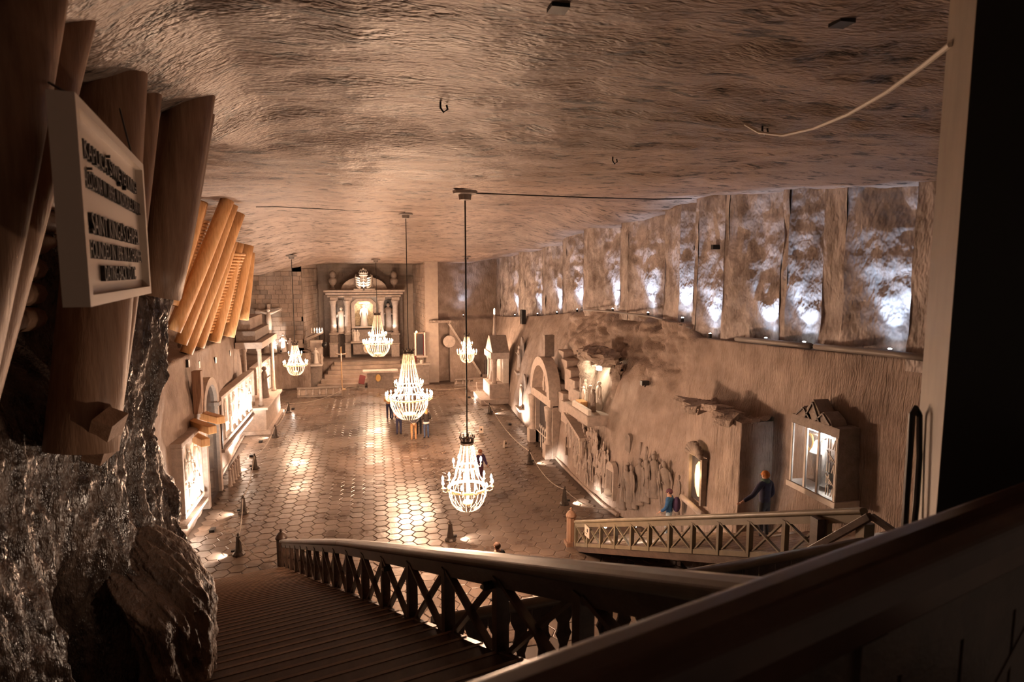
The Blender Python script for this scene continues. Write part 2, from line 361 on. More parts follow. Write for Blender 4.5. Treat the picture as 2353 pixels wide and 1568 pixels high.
courses('block_courses', (3.75, 58.6, 0), dv, (0, 0, 1), (dv[1], -dv[0], 0), dl_, 10, .62, .36, 'brick', wall_chancel_right, False)
wall_back = MB().box((-6.2, 58.6, 0), (5.4, 59.2, 10.3)).build('wall_back', 'mortar'); tag(wall_back, 'grey block wall closing the recess behind the high altar', None, None, 'structure')
courses('block_courses', (-5.0, 58.6, 8.0), (1, 0, 0), (0, 0, 1), (0, -1, 0), 9.0, 2.2, .62, .36, 'brickdark', wall_back, True)
# rock face on the far side, cabinet side
gx, gz = np.meshgrid(np.linspace(4.1, 12.5, 90), np.linspace(0, 11, 110), indexing='ij')
yy = 51.2+.35*(gx-4.1)-.55*(1-sm(gz, 5.0, 5.35))+.12*fbm(gx*.7, gz*.7, 4., 5)
wall_back_right = tag(MB().surf(np.stack([gx, yy, gz], -1)).build('wall_back_right', 'wall', smooth=True), 'brown rock face at the far corner behind the small chandelier', None, None, 'structure')
# ---- right wall: lower part up to the lamp ledge
def zr(y): return np.interp(y, [0, 10, 13, 18.6, 19.3, 24, 29, 37, 47, 56], [7.4, 7.35, 7.2, 6.92, 7.35, 7.3, 7.2, 6.4, 5.6, 5.1])
def xr(y, z):
    b = xr0(y); f = np.clip(np.asarray(z, float)/zr(y), 0, 1.0)**1.6
    return b+(np.maximum(b+.15, 10.45)-b)*f
Ys = np.concatenate([np.linspace(2, 24, 260), np.linspace(24.1, 55, 200)]); A = []
for k in range(150):
    q = k/149; z = zr(Ys)*q; x = xr(Ys, z)
    rough = sm(z, 4.6, 6.2)*sm(Ys, 17.5, 20)*(1-sm(Ys, 30, 33))
    chis = ridge(Ys*5.5+1.5*fbm(Ys*.5, z*.5, 2., 2), z*.8, 1.0, 2)
    x = x+.10*fbm(Ys*.45, z*.5, 9., 4)+.016*chis+rough*(.42*ridge(Ys*.55, z*.75, 3., 4)-.1)
    A.append(np.stack([x, Ys, z], -1))
for k in range(1, 10):
    q = k/9; A.append(np.stack([A[149][:, 0]*(1-q)+(12.4)*q, Ys, zr(Ys)+.03*fbm(Ys*2, q*3., 1., 3)], -1))
wall_right = tag(MB().surf(np.array(A), flip=True).build('wall_right', 'wall', smooth=True), 'tall chiselled salt wall with carvings below the blue lit ledge', None, None, 'structure')
# ---- saw-tooth piers and lit panels above the ledge (pixel columns of the pier fronts, far edge / near edge)
piers = [(1085, 1093), (1127, 1150), (1192, 1206), (1246, 1254), (1292, 1300), (1340, 1348), (1424, 1442), (1524, 1560), (1593, 1600), (1659, 1667), (1792, 1806), (1886, 1936), (2092, 2175), (2420, 2500)]
lampx = [1067, 1124, 1190, 1244, 1290, 1337, 1421, 1489, 1591, 1655, 1785, 1880, 2066]
XF = 10.62; ny = []
for a, b in piers: ny.append((atx(a, 700, XF)[1], atx(b, 700, XF)[1]))
def slab(name, p, q, amp, seed, parent):
    """vertical rock sheet from plan point p to q, ledge to ceiling"""
    p, q = np.asarray(p, float), np.asarray(q, float); L = np.linalg.norm(q-p); n1 = max(4, int(L/.09)); n2 = 56
    tt, zz = np.meshgrid(np.linspace(0, 1, n1), np.linspace(0, 1, n2), indexing='ij'); d = (q-p)/L; nn = np.array([-d[1], d[0]])
    x = p[0]+(q[0]-p[0])*tt; y = p[1]+(q[1]-p[1])*tt; z0 = zr(y)-.25; z = z0+(cz(x, y)+.5-z0)*zz
    w_ = np.minimum(1, np.minimum(tt, 1-tt)*8)
    n = amp*(fbm(x*1.2+y*1.2, z*1.1, seed, 5)+.5*ridge(y*2.1, z*1.6, seed, 2))*w_+.05*fbm(z*1.1, seed, 0., 3)
    return MB().surf(np.stack([x+nn[0]*n, y+nn[1]*n, z], -1)).build(name, 'niche', parent, smooth=True)
wall_upper_right = tag(MB().box((12.1, 2, 4.6), (12.5, 56, 12.4)).build('wall_upper_right', 'niche'), 'dark rock behind the upright rock piers above the lamp ledge', None, None, 'structure')
def depth_of(g): return min(.80, .30+.13*g)
for k in range(len(ny)-1):
    far_y1, far_y0 = ny[k]                   # far pier: far edge, near edge
    nyf = ny[k+1][0]                         # next nearer pier's far edge
    dep = depth_of(far_y0-nyf) if k > 0 else .3
    slab('niche_panel', (XF, far_y0), (XF+dep, nyf+.02), .10, 3.1*k+1, wall_upper_right)
    slab('pier_front', (XF, far_y1), (XF, far_y0), .05, 2.3*k+5, wall_upper_right)
    slab('pier_side', (XF+dep+.1, far_y1+.02), (XF, far_y1), .03, 1.3*k, wall_upper_right)
slab('pier_front', (XF, ny[-1][0]), (XF, 3.0), .05, 41, wall_upper_right); slab('pier_side', (XF+.9, ny[-1][0]), (XF, ny[-1][0]), .03, 43, wall_upper_right)
# small square sockets cut for beams
for (u, v) in [(1598, 570), (1638, 568), (1679, 570)]:
    p = atx(u, v, XF+.25 if u > 1665 else XF+.12); MB().cb((p[0]+.12, p[1], p[2]), (.3, .13, .15)).build('beam_socket', 'black', wall_upper_right)
# ---- near rock on the left of the stair with its hollow and rounded shoulder
def rock_x(y, z):
    b = np.interp(y, [-1, 1, 3, 4.6, 5.3, 6.2, 6.9], [-2.9, -2.75, -2.5, -2.28, -2.06, -1.91, -2.05])
    b = b-.60*sm(z, 7.9, 9.0)*(1-sm(y, 5.2, 5.6))-.55*sm(z, 8.85, 9.5)*sm(y, 5.2, 5.6)
    b = b+.26*sm(7.6-np.asarray(z), 0, 2.2)
    return b
ns = 400; nz = 470; plan = []
yy = np.linspace(1.9, 6.5, 330)
tt = np.concatenate([yy, 6.5+np.linspace(.01, 1, ns-330)*.999]); zz = np.linspace(3.6, 11.2, nz)
T, Zg = np.meshgrid(tt, zz, indexing='ij'); Yy = np.minimum(T, 6.5); ex = np.clip(T-6.5, 0, 1)
X = rock_x(Yy, Zg); ang = ex*math.pi/2
Xr = X-ex**1.3*4.5; Yr = Yy+.55*np.sin(np.minimum(ang*2.2, math.pi/2))+ex*1.3
rope = ridge(Yr*3.6+1.0*fbm(Yr*.8, Zg*.5, 1., 2)+Xr, Zg*1.1, 2., 3); fine = ridge(Yr*11+Xr*5+.8*rope, Zg*3.4, 4., 3)
dsp = .13*fbm(Yr*.8, Zg*.7, 3., 3)+.045*rope+.026*fine+.010*ridge(Yr*27, Zg*10, 6., 2)
# hollow (dark pocket) low beside the shoulder
hol = np.exp(-((((Yr-5.0)/.36)**2+((Zg-6.05-.25*(Yr-5))/.72)**2)**1.6)); dsp = dsp-.80*hol
wall_rock = tag(MB().surf(np.stack([Xr+dsp, Yr+.3*dsp, Zg], -1), flip=True).build('wall_near_left', 'rockdark', smooth=True), 'dark glistening ropy salt rock beside the head of the stair', None, None, 'structure')
# rounded shoulder of chiselled rock between the hollow and the stair
th, zz = np.meshgrid(np.linspace(0, 2*math.pi, 190), np.linspace(0, 1, 210), indexing='ij')
zt = 3.6+3.35*zz; rad = np.clip(1-((zz-.72)/.28).clip(0, 1)**2.2, .0004, 1)**.5
cx = -1.79-.42*sm(zt, 6.1, 7.0); cy = 5.72+.12*sm(zt, 5.6, 7.0)
px_, py_ = np.cos(th), np.sin(th)
big = fbm(px_*1.1+3, py_*1.1, zt*.9, 4); strk = ridge(px_*3.0+py_*2+zt*2.6, px_*2-py_*2.5+zt*.5, zt*.6, 3); fin = ridge(px_*9+zt*6, py_*9-zt*2, zt*2., 2)
r_ = rad*(.34+.11*big+.045*strk*(.5+.5*fbm(px_*2, py_*2, zt*1.4, 2))+.020*fin+.012*ridge(px_*17+zt*11, py_*17, zt*5., 2))
sh = MB().surf(np.stack([cx+r_*px_*.92, cy+r_*1.35*py_, zt+.05*rad*big], -1)).build('rock_shoulder', 'rockbrown', wall_rock, smooth=True)
# ================================================================ STAIRS AND RAILINGS
NL = np.array([.2427, -.9701, 0]); L0 = np.array([-2.89, 19.13, 0]); KL = .402; VL = np.array([.9701, .2427, 0])
NR = np.array([.08, -.9968, 0]); R0 = np.array([6.3, 18.8, 0]); KR = .415; VR = np.array([.9968, .08, 0])
UPV = np.array([0, 0, 1.])
def flight(name, label, o, n, v, k, side, width, length, ns, m, nosem):
    """o: foot of the rail line, n: uphill direction, v: across; side -1 left / +1 right of the rail"""
    root = thing(name, label, 'staircase', o); run = length/ns
    t = MB().obox(UPV*(k*run-.022)+n*(run*.5)+v*side*(width/2), v*width/2, n*(run/2+.018), UPV*.022)
    me = meshof(t, 'stair_tread', m)
    r = MB().obox(UPV*(k*run/2-.02)+n*.02+v*side*(width/2), v*width/2, n*.012, UPV*(k*run/2))
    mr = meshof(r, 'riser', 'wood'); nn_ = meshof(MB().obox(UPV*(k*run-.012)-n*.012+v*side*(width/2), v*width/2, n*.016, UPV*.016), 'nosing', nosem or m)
    for i in range(ns):
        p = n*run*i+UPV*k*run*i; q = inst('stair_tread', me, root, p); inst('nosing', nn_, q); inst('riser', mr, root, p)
    a = o+UPV*-.02; b = o+n*length+UPV*k*length-UPV*.02
    MB().beam(a+v*side*.02, b+v*side*.02, .05, .30).build('stringer', 'wood', root)
    MB().beam(a+v*side*width-UPV*.12, b+v*side*width-UPV*.12, .08, .22).build('stringer', 'wood', root)
    return root
def railing(name, label, o, n, v, k, s0, s1, gap, h, m, mtop, wide, base=True, pm=None, drop=0):
    root = thing(name, label, 'railing', o+n*s0+UPV*k*s0); dirv = n+UPV*k; dirv = dirv/np.linalg.norm(dirv); pm = pm or m
    P = lambda s, z: o+n*s+UPV*(k*s+z)
    # rounded handrail cap on a lower board
    brk = 9.5 if drop else s1; hs = lambda s: h-drop*max(0, s-brk); up = np.cross(v, dirv); up = up if up[2] > 0 else -up
    prof = [(math.cos(t_)*wide/2, math.sin(t_)*.055) for t_ in np.linspace(0, 2*math.pi, 13)[:-1]]
    prof = [(max(-wide/2, min(wide/2, a*1.12)), b) for a, b in prof]
    for a_, b_ in (((s0, brk), (brk, s1)) if drop else ((s0, s1),)):
        A, B = P(a_, hs(a_)-.055), P(b_, hs(b_)-.055); MB().prism(prof, A, v, up, B-A).build('handrail', mtop, root, bevel=.012)
        MB().beam(P(a_, hs(a_)-.17), P(b_, hs(b_)-.17), .075, .13).build('rail_board', m, root)
    if base: MB().beam(P(s0, .06), P(s1, .06), .07, .10).build('bottom_rail', m, root)
    ss = np.arange(s0+.05, s1, gap); z0, z1 = .02, h-.17
    for i, s in enumerate(ss):
        z1 = hs(s)-.17
        MB().obox(P(s, (z0+z1)/2), n*.04, v*.05, UPV*(z1-z0)/2).build('post', pm, root)
        if i+1 < len(ss):
            a, b = s+.05, ss[i+1]-.05
            MB().beam(P(a, z0+.08)+v*.018, P(b, z1-.02)+v*.018, .032, .06, up=v).build('brace', pm, root)
            MB().beam(P(a, z1-.02)-v*.018, P(b, z0+.08)-v*.018, .032, .06, up=v).build('brace', pm, root)
    return root
def newel(o, label, m):
    root = thing('newel_post', label, 'post', o, 'capped posts at the feet of the stairs')
    MB().prism([(.15*math.cos(a), .15*math.sin(a)) for a in np.linspace(math.pi/8, 2*math.pi+math.pi/8, 9)[:-1]], o, (1, 0, 0), (0, 1, 0), (0, 0, .98)).build('shaft', m, root)
    MB().box(o+np.array([-.19, -.19, 0]), o+np.array([.19, .19, .14])).build('base', m, root)
    MB().lathe([(.17, .98), (.185, 1.02), (.17, 1.05), (.14, 1.12), (.08, 1.18), (.035, 1.2), (.045, 1.23), (.05, 1.255), (.035, 1.285), (.003, 1.295)], 12, o).build('cap', m, root, smooth=True)
    return root
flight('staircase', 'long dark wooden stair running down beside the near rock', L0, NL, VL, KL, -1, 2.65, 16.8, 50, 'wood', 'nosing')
flight('staircase', 'wooden stair by the display case where the person in the orange cap stands', R0, NR, VR, KR, 1, 2.9, 11.2, 33, 'strip', None)
railing('stair_railing', 'dark cross-braced railing of the long stair in front', L0, NL, VL, KL, .25, 18.2, 1.08, 1.0, 'wood', 'railwood', .20, drop=.021)
MB().beam(L0+NL*.3+VL*.10+UPV*.10, L0+NL*16.4+VL*.10+UPV*(.10+KL*16.1), .16, .03).build('kerb_board', 'strip', bpy.data.objects['stair_railing'])
railing('stair_railing', 'olive cross-braced railing of the stair by the display case', R0, NR, VR, KR, .25, 11.2, .93, .90, 'railpale', 'railpale', .15)
newel(L0+np.array([-.02, .1, 0]), 'dark capped newel post at the foot of the long front stair', 'wood')
newel(R0+np.array([-.02, .12, 0]), 'brown capped newel post at the foot of the olive railing', 'logdark')
# cross balustrade with pierced boards between the two stairs
bl = atz(1000, 1428, 5.25); br = atz(1985, 1246, 5.25); bd = (br-bl); bL = np.linalg.norm(bd); bd /= bL; bn = np.array([-bd[1], bd[0], 0])
bal = thing('balustrade', 'dark balustrade of pierced boards between the two stairs', 'balustrade', (bl[0], bl[1], 4.2))
MB().prism([(.085*math.cos(a), .06*math.sin(a)) for a in np.linspace(0, 2*math.pi, 11)[:-1]], bl, bn, UPV, bd*bL).build('handrail', 'railwood', bal, smooth=True)
MB().beam(bl-UPV*.95, br-UPV*.95, .08, .12).build('bottom_rail', 'wood', bal)
nb = int(bL/.27)
def pierced():
    """board with half cut-outs on both sides: the gaps read as turned balusters"""
    hw = .132; pr_ = [(-.9, 0), (-.80, 0), (-.78, .03), (-.70, .025), (-.66, .07), (-.55, .085), (-.45, .055), (-.40, .03), (-.34, .055), (-.26, .06), (-.20, .03), (-.12, 0), (0, 0)]
    mb = MB(); R = [(hw-d, z) for z, d in pr_]; Lf = [(-a, z) for a, z in R]
    for i in range(len(R)-1): mb.prism([Lf[i], R[i], R[i+1], Lf[i+1]], -bn*.014, bd, UPV, bn*.028)
    return meshof(mb, 'pierced_board', 'wood')
pbm = pierced()
for i in range(nb): inst('pierced_board', pbm, bal, (bd*(.2+i*.27)+UPV*1.0)[:])
for q in (.02, bL*.34, bL*.67, bL-.05): MB().obox(bl+bd*q-UPV*.52, bd*.06, bn*.06, UPV*.55).build('post', 'wood', bal)
land = MB().prism([(0, 0), (bL, 0), (bL-.6, -3.6), (1.4, -3.6)], bl-UPV*1.15, bd, bn, -UPV*.12).build('landing_platform', 'wood')
tag(land, 'dark plank platform behind the pierced balustrade', 'platform')
# sloping brace timbers at the upper end of the olive railing
br2 = thing('strut_frame', 'dark sloping strut and stub post at the head of the olive railing', 'railing', R0+NR*8.2+UPV*KR*8.2)
a = atx(1800, 1300, 6.75); b = atx(2000, 1187, 6.95)
MB().beam(a, b, .09, .11).build('strut', 'wood', br2, bevel=.01)
c = atx(2068, 1232, 7.05); MB().beam(b+np.array([.02, 0, 0]), c, .07, .08).build('strut', 'wood', br2)
d = atx(1985, 1200, 7.0); MB().box((d[0]-.08, d[1]-.10, d[2]-.75), (d[0]+.10, d[1]+.06, d[2])).build('stub_post', 'railpale', br2)
e_ = atx(1875, 1188, 7.0); MB().box((e_[0]-.06, e_[1]-.12, e_[2]-.95), (e_[0]+.08, e_[1]+.05, e_[2])).build('stub_post', 'wood', br2)
# near handrail right in front of the camera
q0 = atz(1190, 1572, 8.46); q1 = atz(2353, 1132, 8.46); qd = q1-q0; q0 = q0-qd*.25; q1 = q1+qd*.3; q0[2] = q1[2] = 8.40; qd = q1-q0; qn = np.array([-qd[1], qd[0], 0])/np.linalg.norm(qd)
nr = thing('balcony_rail', 'thick dark brown handrail sweeping across the lower right foreground', 'railing', (.9, 1.2, 7.4))
prof = [(-.07, -.10), (.07, -.10), (.085, -.02), (.075, .03), (.045, .058), (0, .066), (-.045, .058), (-.075, .03), (-.085, -.02)]
MB().prism(prof, q0, qn, UPV, qd).build('handrail', 'nearrail', nr, bevel=.01)
MB().prism([(-.035, -.26), (.035, -.26), (.035, -.12), (-.035, -.12)], q0, qn, UPV, qd).build('rail_board', 'wood', nr)
MB().prism([(-.04, -.98), (.04, -.98), (.04, -.9), (-.04, -.9)], q0, qn, UPV, qd).build('bottom_rail', 'wood', nr)
for i_ in range(9): MB().obox(q0+qd*((i_+.5)/9)-UPV*.56-qn*.02, qd*.052, qn*.012, UPV*.40).build('infill_board', 'wood', nr)
for f_ in (.12, .5, .88):
    p = q0+qd*f_; MB().obox(p+np.array([0, 0, -.58]), qd/np.linalg.norm(qd)*.05, qn*.05, UPV*.46).build('post', 'wood', nr)
for (f0, f1) in ((.15, .47), (.53, .85)):
    a, b = q0+qd*f0, q0+qd*f1
    MB().beam(a-UPV*.92, b-UPV*.27, .03, .07, up=qn).build('brace', 'wood', nr); MB().beam(a-UPV*.27, b-UPV*.92, .03, .07, up=qn).build('brace', 'wood', nr)
gal = MB().prism([(-1.9, -2.2), (2.6, -2.2), (2.6, 1.72), (-.2, .42), (-1.9, .42)], (0, 0, 7.28), (1, 0, 0), (0, 1, 0), (0, 0, .12)).build('gallery_platform', 'wood'); tag(gal, 'dark plank gallery under the foreground handrail', 'platform')
# tall post at the right edge: pale face and dark face
post = thing('gallery_post', 'tall squared post with one pale lit face at the right edge', 'post', (1.9, 2.2, 7.2))
w_ = 2.55
def pw(u, v, q): return _C+ray(u, v)*(q/F)
tA, tB = pw(2193, -60, w_), pw(2193+44, -60, w_*.985); bA, bB = pw(2113, 1230, w_), pw(2152, 1230, w_*.985)
ctr = (tA+bA)/2; xy = ctr[:2]; e1 = (tB-tA); e1[2] = 0; e2 = np.array([.17, -.16, 0])
base_ = np.array([xy[0], xy[1], 7.4])
def quadpost(a, e, f, z0, z1): 
    return MB().prism([(0, 0), (1, 0), (1, 1), (0, 1)], (a[0], a[1], z0), e, f, (0, 0, z1-z0))
vd = np.array([ctr[0], ctr[1], 0]); vd /= np.linalg.norm(vd); pd_ = np.array([vd[1], -vd[0], 0])
base_ = base_+vd*.28-pd_*.022
fe = pd_*.085-vd*.42
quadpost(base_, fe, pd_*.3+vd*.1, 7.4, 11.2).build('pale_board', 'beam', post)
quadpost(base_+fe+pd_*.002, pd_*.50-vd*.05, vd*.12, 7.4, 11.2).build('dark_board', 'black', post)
strap = [pw(2113, 955, 2.78), pw(2104, 938, 2.76), pw(2096, 952, 2.75), pw(2090, 1040, 2.75), pw(2083, 1140, 2.75), pw(2078, 1225, 2.75)]
sb = MB().tube(strap, .014, 6).tube([pw(2113, 955, 2.78), pw(2113, 1050, 2.77), pw(2106, 1160, 2.76), pw(2098, 1235, 2.76)], .013, 6)
tag(sb.build('hanging_strap', 'black', origin=strap[-1]), 'black looped strap hanging against the pale post', 'strap')
cbl = [pw(2184, 102, 2.6), pw(2120, 152, 3.0), pw(2040, 210, 3.5), pw(1950, 262, 4.2), pw(1870, 295, 5.0), pw(1800, 311, 5.6), pw(1745, 305, 6.0), pw(1712, 286, 6.3)]
tag(MB().tube(cbl, .013, 6).build('hanging_cable', 'cable', origin=cbl[0]), 'white cable drooping from the post across the ceiling', 'cable')
# ================================================================ CHANDELIERS
def bead_strand(path, r, nb):
    mb = MB(); P = np.array(path); seg = np.linalg.norm(np.diff(P, axis=0), axis=1); cum = np.concatenate([[0], np.cumsum(seg)])
    for i in range(nb):
        s = cum[-1]*(i+.5)/nb; p = [np.interp(s, cum, P[:, k]) for k in range(3)]; rr = r*random.uniform(.8, 1.15)
        mb.add([(p[0]+rr, p[1], p[2]), (p[0]-rr, p[1], p[2]), (p[0], p[1]+rr, p[2]), (p[0], p[1]-rr, p[2]), (p[0], p[1], p[2]+rr*1.3), (p[0], p[1], p[2]-rr*1.3)],
               [(0, 2, 4), (2, 1, 4), (1, 3, 4), (3, 0, 4), (2, 0, 5), (1, 2, 5), (3, 1, 5), (0, 3, 5)])
    return mb
def ringmesh(R, r, z, n=40, hgt=None):
    mb = MB(); hgt = hgt or r*2.4; vs = []; fs = []
    for j in range(n):
        t = 2*math.pi*j/n
        for (a, b) in ((R-r, -hgt/2), (R+r, -hgt/2), (R+r, hgt/2), (R-r, hgt/2)): vs.append((a*math.cos(t), a*math.sin(t), z+b))
    for j in range(n):
        k = (j+1) % n
        for q in range(4): fs.append((j*4+q, k*4+q, k*4+(q+1) % 4, j*4+(q+1) % 4))
    return mb.add(vs, fs)
def chandelier(label, spec):
    """local origin at the bulbs' height on the axis"""
    rc, rm, rg, ra, rb, zt, zm, zg, zb, n1, n2, na, br = (spec[k] for k in 'rc rm rg ra rb zt zm zg zb n1 n2 na br'.split())
    root = thing('chandelier', label, 'chandelier', (0, 0, 0), 'salt crystal chandeliers')
    MB().lathe([(rc, zt-.16), (rc*1.08, zt-.10), (rc, zt-.05), (rc*.98, zt)], 24).build('crown_ring', 'iron', root, world=False)
    sp = meshof(MB().tube([(rc, 0, zt-.03), (rc*1.2, 0, zt+.05), (rc*1.05, 0, zt+.13)], [.02, .016, .006], 5), 'crown_leaf', 'iron')
    for i in range(10): inst('crown_leaf', sp, root, rot=(0, 0, 2*math.pi*i/10))
    ringmesh(rm, .018, zm, 32).build('middle_ring', 'ring', root, world=False); ringmesh(rg, .028, zg, 44).build('main_ring', 'ring', root, world=False)
    MB().lathe([(.05, zb+.30), (rb*.9, zb+.25), (rb, zb+.20), (rb*.6, zb+.14), (.05, zb+.12)], 20).build('bottom_disc', 'ring', root, world=False, smooth=True)
    MB().tube([(0, 0, zt+.05), (0, 0, zb+.2)], .035, 8).build('stem', 'ring', root, world=False)
    u1 = meshof(bead_strand([(rc, 0, zt-.16), ((rc+rm)/2*.93, 0, (zt+zm)/2), (rm, 0, zm)], br, int((zt-zm)/(br*2.5))), 'bead_strand', 'bead')
    zmid = (zm+zg)/2
    u2 = meshof(bead_strand([(rm, 0, zm), ((rm*.55+rg*.45)*.9, 0, zmid), (rg, 0, zg+.02)], br, int((zm-zg)/(br*2.2))), 'bead_strand', 'bead')
    lo = meshof(bead_strand([(rg, 0, zg), (rg*.97, 0, zg*.65+zb*.35), (rg*.82, 0, zg*.32+zb*.68), (rg*.6, 0, zg*.1+zb*.9), (rb*1.15, 0, zb)], br, int((zg-zb)*1.25/(br*2.3))), 'bead_strand', 'bead')
    for i in range(n1):
        inst('bead_strand', u1, root, rot=(0, 0, 2*math.pi*i/n1)); inst('bead_strand', u2, root, rot=(0, 0, 2*math.pi*(i+.5)/n1))
    for i in range(n2): inst('bead_strand', lo, root, rot=(0, 0, 2*math.pi*(i+.25)/n2))
    arm = meshof(MB().tube([(rg, 0, zg), (rg*.5+ra*.5, 0, zg-.07), (ra, 0, zg-.02), (ra, 0, zg+.05)], .014, 6).lathe([(.012, 0), (.05, .01), (.05, .025), (.022, .03), (.022, .12)], 8, (ra, 0, zg+.05)), 'candle_arm', 'ring')
    fl = meshof(MB().lathe([(.020, 0), (.034, .04), (.030, .08), (.012, .125), (.002, .14)], 8, (0, 0, 0)), 'bulb', 'bulb', True)
    for i in range(na):
        a = inst('candle_arm', arm, root, rot=(0, 0, 2*math.pi*(i+.3)/na)); inst('bulb', fl, a, (ra, 0, zg+.17))
    arm2 = meshof(MB().tube([(rm, 0, zm), (rm*1.25, 0, zm-.03), (rm*1.3, 0, zm+.04)], .012, 5).lathe([(.03, 0), (.03, .015), (.017, .02), (.017, .09)], 8, (rm*1.3, 0, zm+.04)), 'candle_arm', 'ring')
    for i in range(na//2):
        a = inst('candle_arm', arm2, root, rot=(0, 0, 2*math.pi*i/(na//2))); inst('bulb', fl, a, (rm*1.3, 0, zm+.13))
    return root
SMALL = dict(rc=.18, rm=.30, rg=.54, ra=.72, rb=.15, zt=1.22, zm=.42, zg=-.20, zb=-.86, n1=14, n2=20, na=12, br=.014)
LARGE = dict(rc=.24, rm=.52, rg=.92, ra=1.12, rb=.36, zt=2.12, zm=.40, zg=-.22, zb=-1.22, n1=20, n2=30, na=24, br=.020)
protoS = chandelier('small crystal chandelier hanging nearest, in front of the tiled floor', SMALL)
protoL = chandelier('large blazing crystal chandelier above the group of people', LARGE)
def hang(root, loc, ztop, watts, label, scale=1.0):
    root.location = tuple(loc); root['label'] = label
    zt = (SMALL if root.name.startswith('chandelier') and root.get('sz', 'S') == 'S' else LARGE)['zt']*scale
    root.scale = (scale,)*3
    z0 = (ztop-loc[2])/scale
    MB().tube([(0, 0, zt/scale), (0, 0, z0)], .022/scale if scale > 1 else .022, 6).build('suspension_rod', 'black', root, world=False)
    MB().lathe([(.07, -.26), (.16, -.24), (.18, -.10), (.32, -.08), (.34, 0), (.10, .02)], 10, (0, 0, z0)).build('ceiling_mount', 'pipe', root, world=False)
    for k in range(3):
        a = 2*math.pi*k/3+.4; rr = root['lr']
        l = bpy.data.lights.new('candle_glow', 'POINT'); l.energy = watts/3; l.color = WARM; l.shadow_soft_size = .22
        o = bpy.data.objects.new('candle_glow', l); COL.objects.link(o); o.parent = root; o.location = (rr*math.cos(a), rr*math.sin(a), .14)
protoS['sz'] = 'S'; protoL['sz'] = 'L'; protoS['lr'] = .40; protoL['lr'] = .70
PS = [protoS, dup(protoS), dup(protoS)]; PL = [protoL, dup(protoL)]
c1 = atz(1074, 1105, 3.2); hang(PS[0], c1, float(cz(c1[0], c1[1])), 700, 'small crystal chandelier hanging nearest, low over the tiled floor')
c2 = atz(940, 905, 3.2); hang(PL[0], c2, float(cz(c2[0], c2[1])), 900, 'large blazing crystal chandelier above the group of people')
c3 = aty(868, 783, 48.5); hang(PL[1], c3, float(cz(c3[0], c3[1])), 560, 'large crystal chandelier hanging in front of the high altar')
c4 = aty(679, 832, 41.0); hang(PS[1], c4, float(cz(c4[0], c4[1])), 360, 'small crystal chandelier in front of the block wall and crucifix group')
c5 = aty(1073, 807, 44.5); hang(PS[2], c5, float(cz(c5[0], c5[1])), 360, 'small crystal chandelier before the far rock face, behind the nearest rod')
# cables across the ceiling to the mounts
def ceil_cable(pts, label):
    P = []
    for (u, v, y) in pts:
        p = aty(u, v, y); P.append((p[0], p[1], float(cz(p[0], p[1]))-.05))
    tag(MB().tube(P, .018, 5).build('ceiling_cable', 'black', origin=P[0]), label, 'cable')
ceil_cable([(1070, 440, 16.9), (1200, 440, 17.2), (1350, 438, 17.6), (1500, 438, 18), (1590, 436, 18.4)], 'dark cable along the ceiling from the nearest chandelier mount to the rock piers')
ceil_cable([(931, 483, 29.5), (800, 484, 29.0), (700, 492, 28.2), (640, 500, 27.6), (590, 512, 27.2)], 'dark cable along the ceiling from the large chandelier mount towards the timber crib')
# ================================================================ TIMBER CRIBS
def logmesh(p, q, r, name, m, parent, bend=.0, n=14):
    p, q = np.asarray(p, float), np.asarray(q, float); k = 9; pts = []; rs = []
    for i in range(k):
        t_ = i/(k-1); pts.append(p+(q-p)*t_+np.array([bend*math.sin(t_*3.1), bend*.6*math.sin(t_*5), 0])); rs.append(r*(1.04-.10*t_+.012*math.sin(7*t_+p[1])))
    return MB().tube(pts, rs, n).build(name, m, parent, smooth=True)
nc = thing('timber_crib', 'dark brown log crib behind the hanging sign', 'timber', (-2.1, 4.5, 7.6))
def LP(u, v, y): return aty(u, v, y)
up_ = lambda p, q, f: p+(q-p)*f
for (t0, b0, r) in [(LP(38, 40, 3.5), LP(-95, 640, 3.2), .19), (LP(142, 60, 3.95), LP(-48, 745, 3.65), .15), (LP(262, 160, 5.0), LP(188, 1035, 4.65), .215), (LP(340, 165, 5.45), LP(236, 975, 5.1), .115), (LP(437, 215, 6.05), LP(352, 680, 5.95), .205), (LP(463, 225, 6.6), LP(378, 680, 6.5), .14)]:
    d = b0-t0; t1 = t0-d*.16
    logmesh(b0+d*(.7 if b0[1] < 4.2 else 0), t1, r, 'log', 'logdark', nc, .012, 18)
for i in range(11):
    z = 8.75+i*.185; MB().tube([(-2.62, 2.9, z), (-2.58, 4.2, z+.02), (-2.5, 5.35, z), (-2.42, 6.5, z-.01)], .092, 10).build('cross_log', 'logdark', nc, smooth=True)
wedge = MB().obox(LP(240, 1005, 4.62), np.array([.10, -.14, .17]), np.array([.03, .06, .03]), np.array([.05, .02, -.03])).build('wedge', 'logdark', nc)
fc = thing('timber_crib', 'bright orange slanting log crib on the ledge above the arched door', 'timber', (-7.6, 30, 6))
LG = [((456, 475, 23.5), (405, 640, 23.0), .30), ((462, 478, 24.5), (395, 700, 23.6), .24), ((516, 476, 24.6), (398, 760, 23.8), .30), ((528, 488, 25.5), (415, 790, 24.8), .26), ((544, 508, 26.6), (428, 812, 25.6), .26),
      ((530, 568, 28.6), (456, 798, 27.6), .26), ((545, 572, 30.2), (492, 786, 29.4), .30), ((568, 576, 32.0), (524, 774, 31.4), .32), ((575, 590, 34.0), (560, 735, 33.2), .26), ((573, 630, 35.0), (560, 735, 34.4), .20)]
for a, b, r in LG:
    p, q = aty(*a), aty(*b); logmesh(q, up_(q, p, 1.06), r*.85, 'log', 'log', fc, .03, 14)
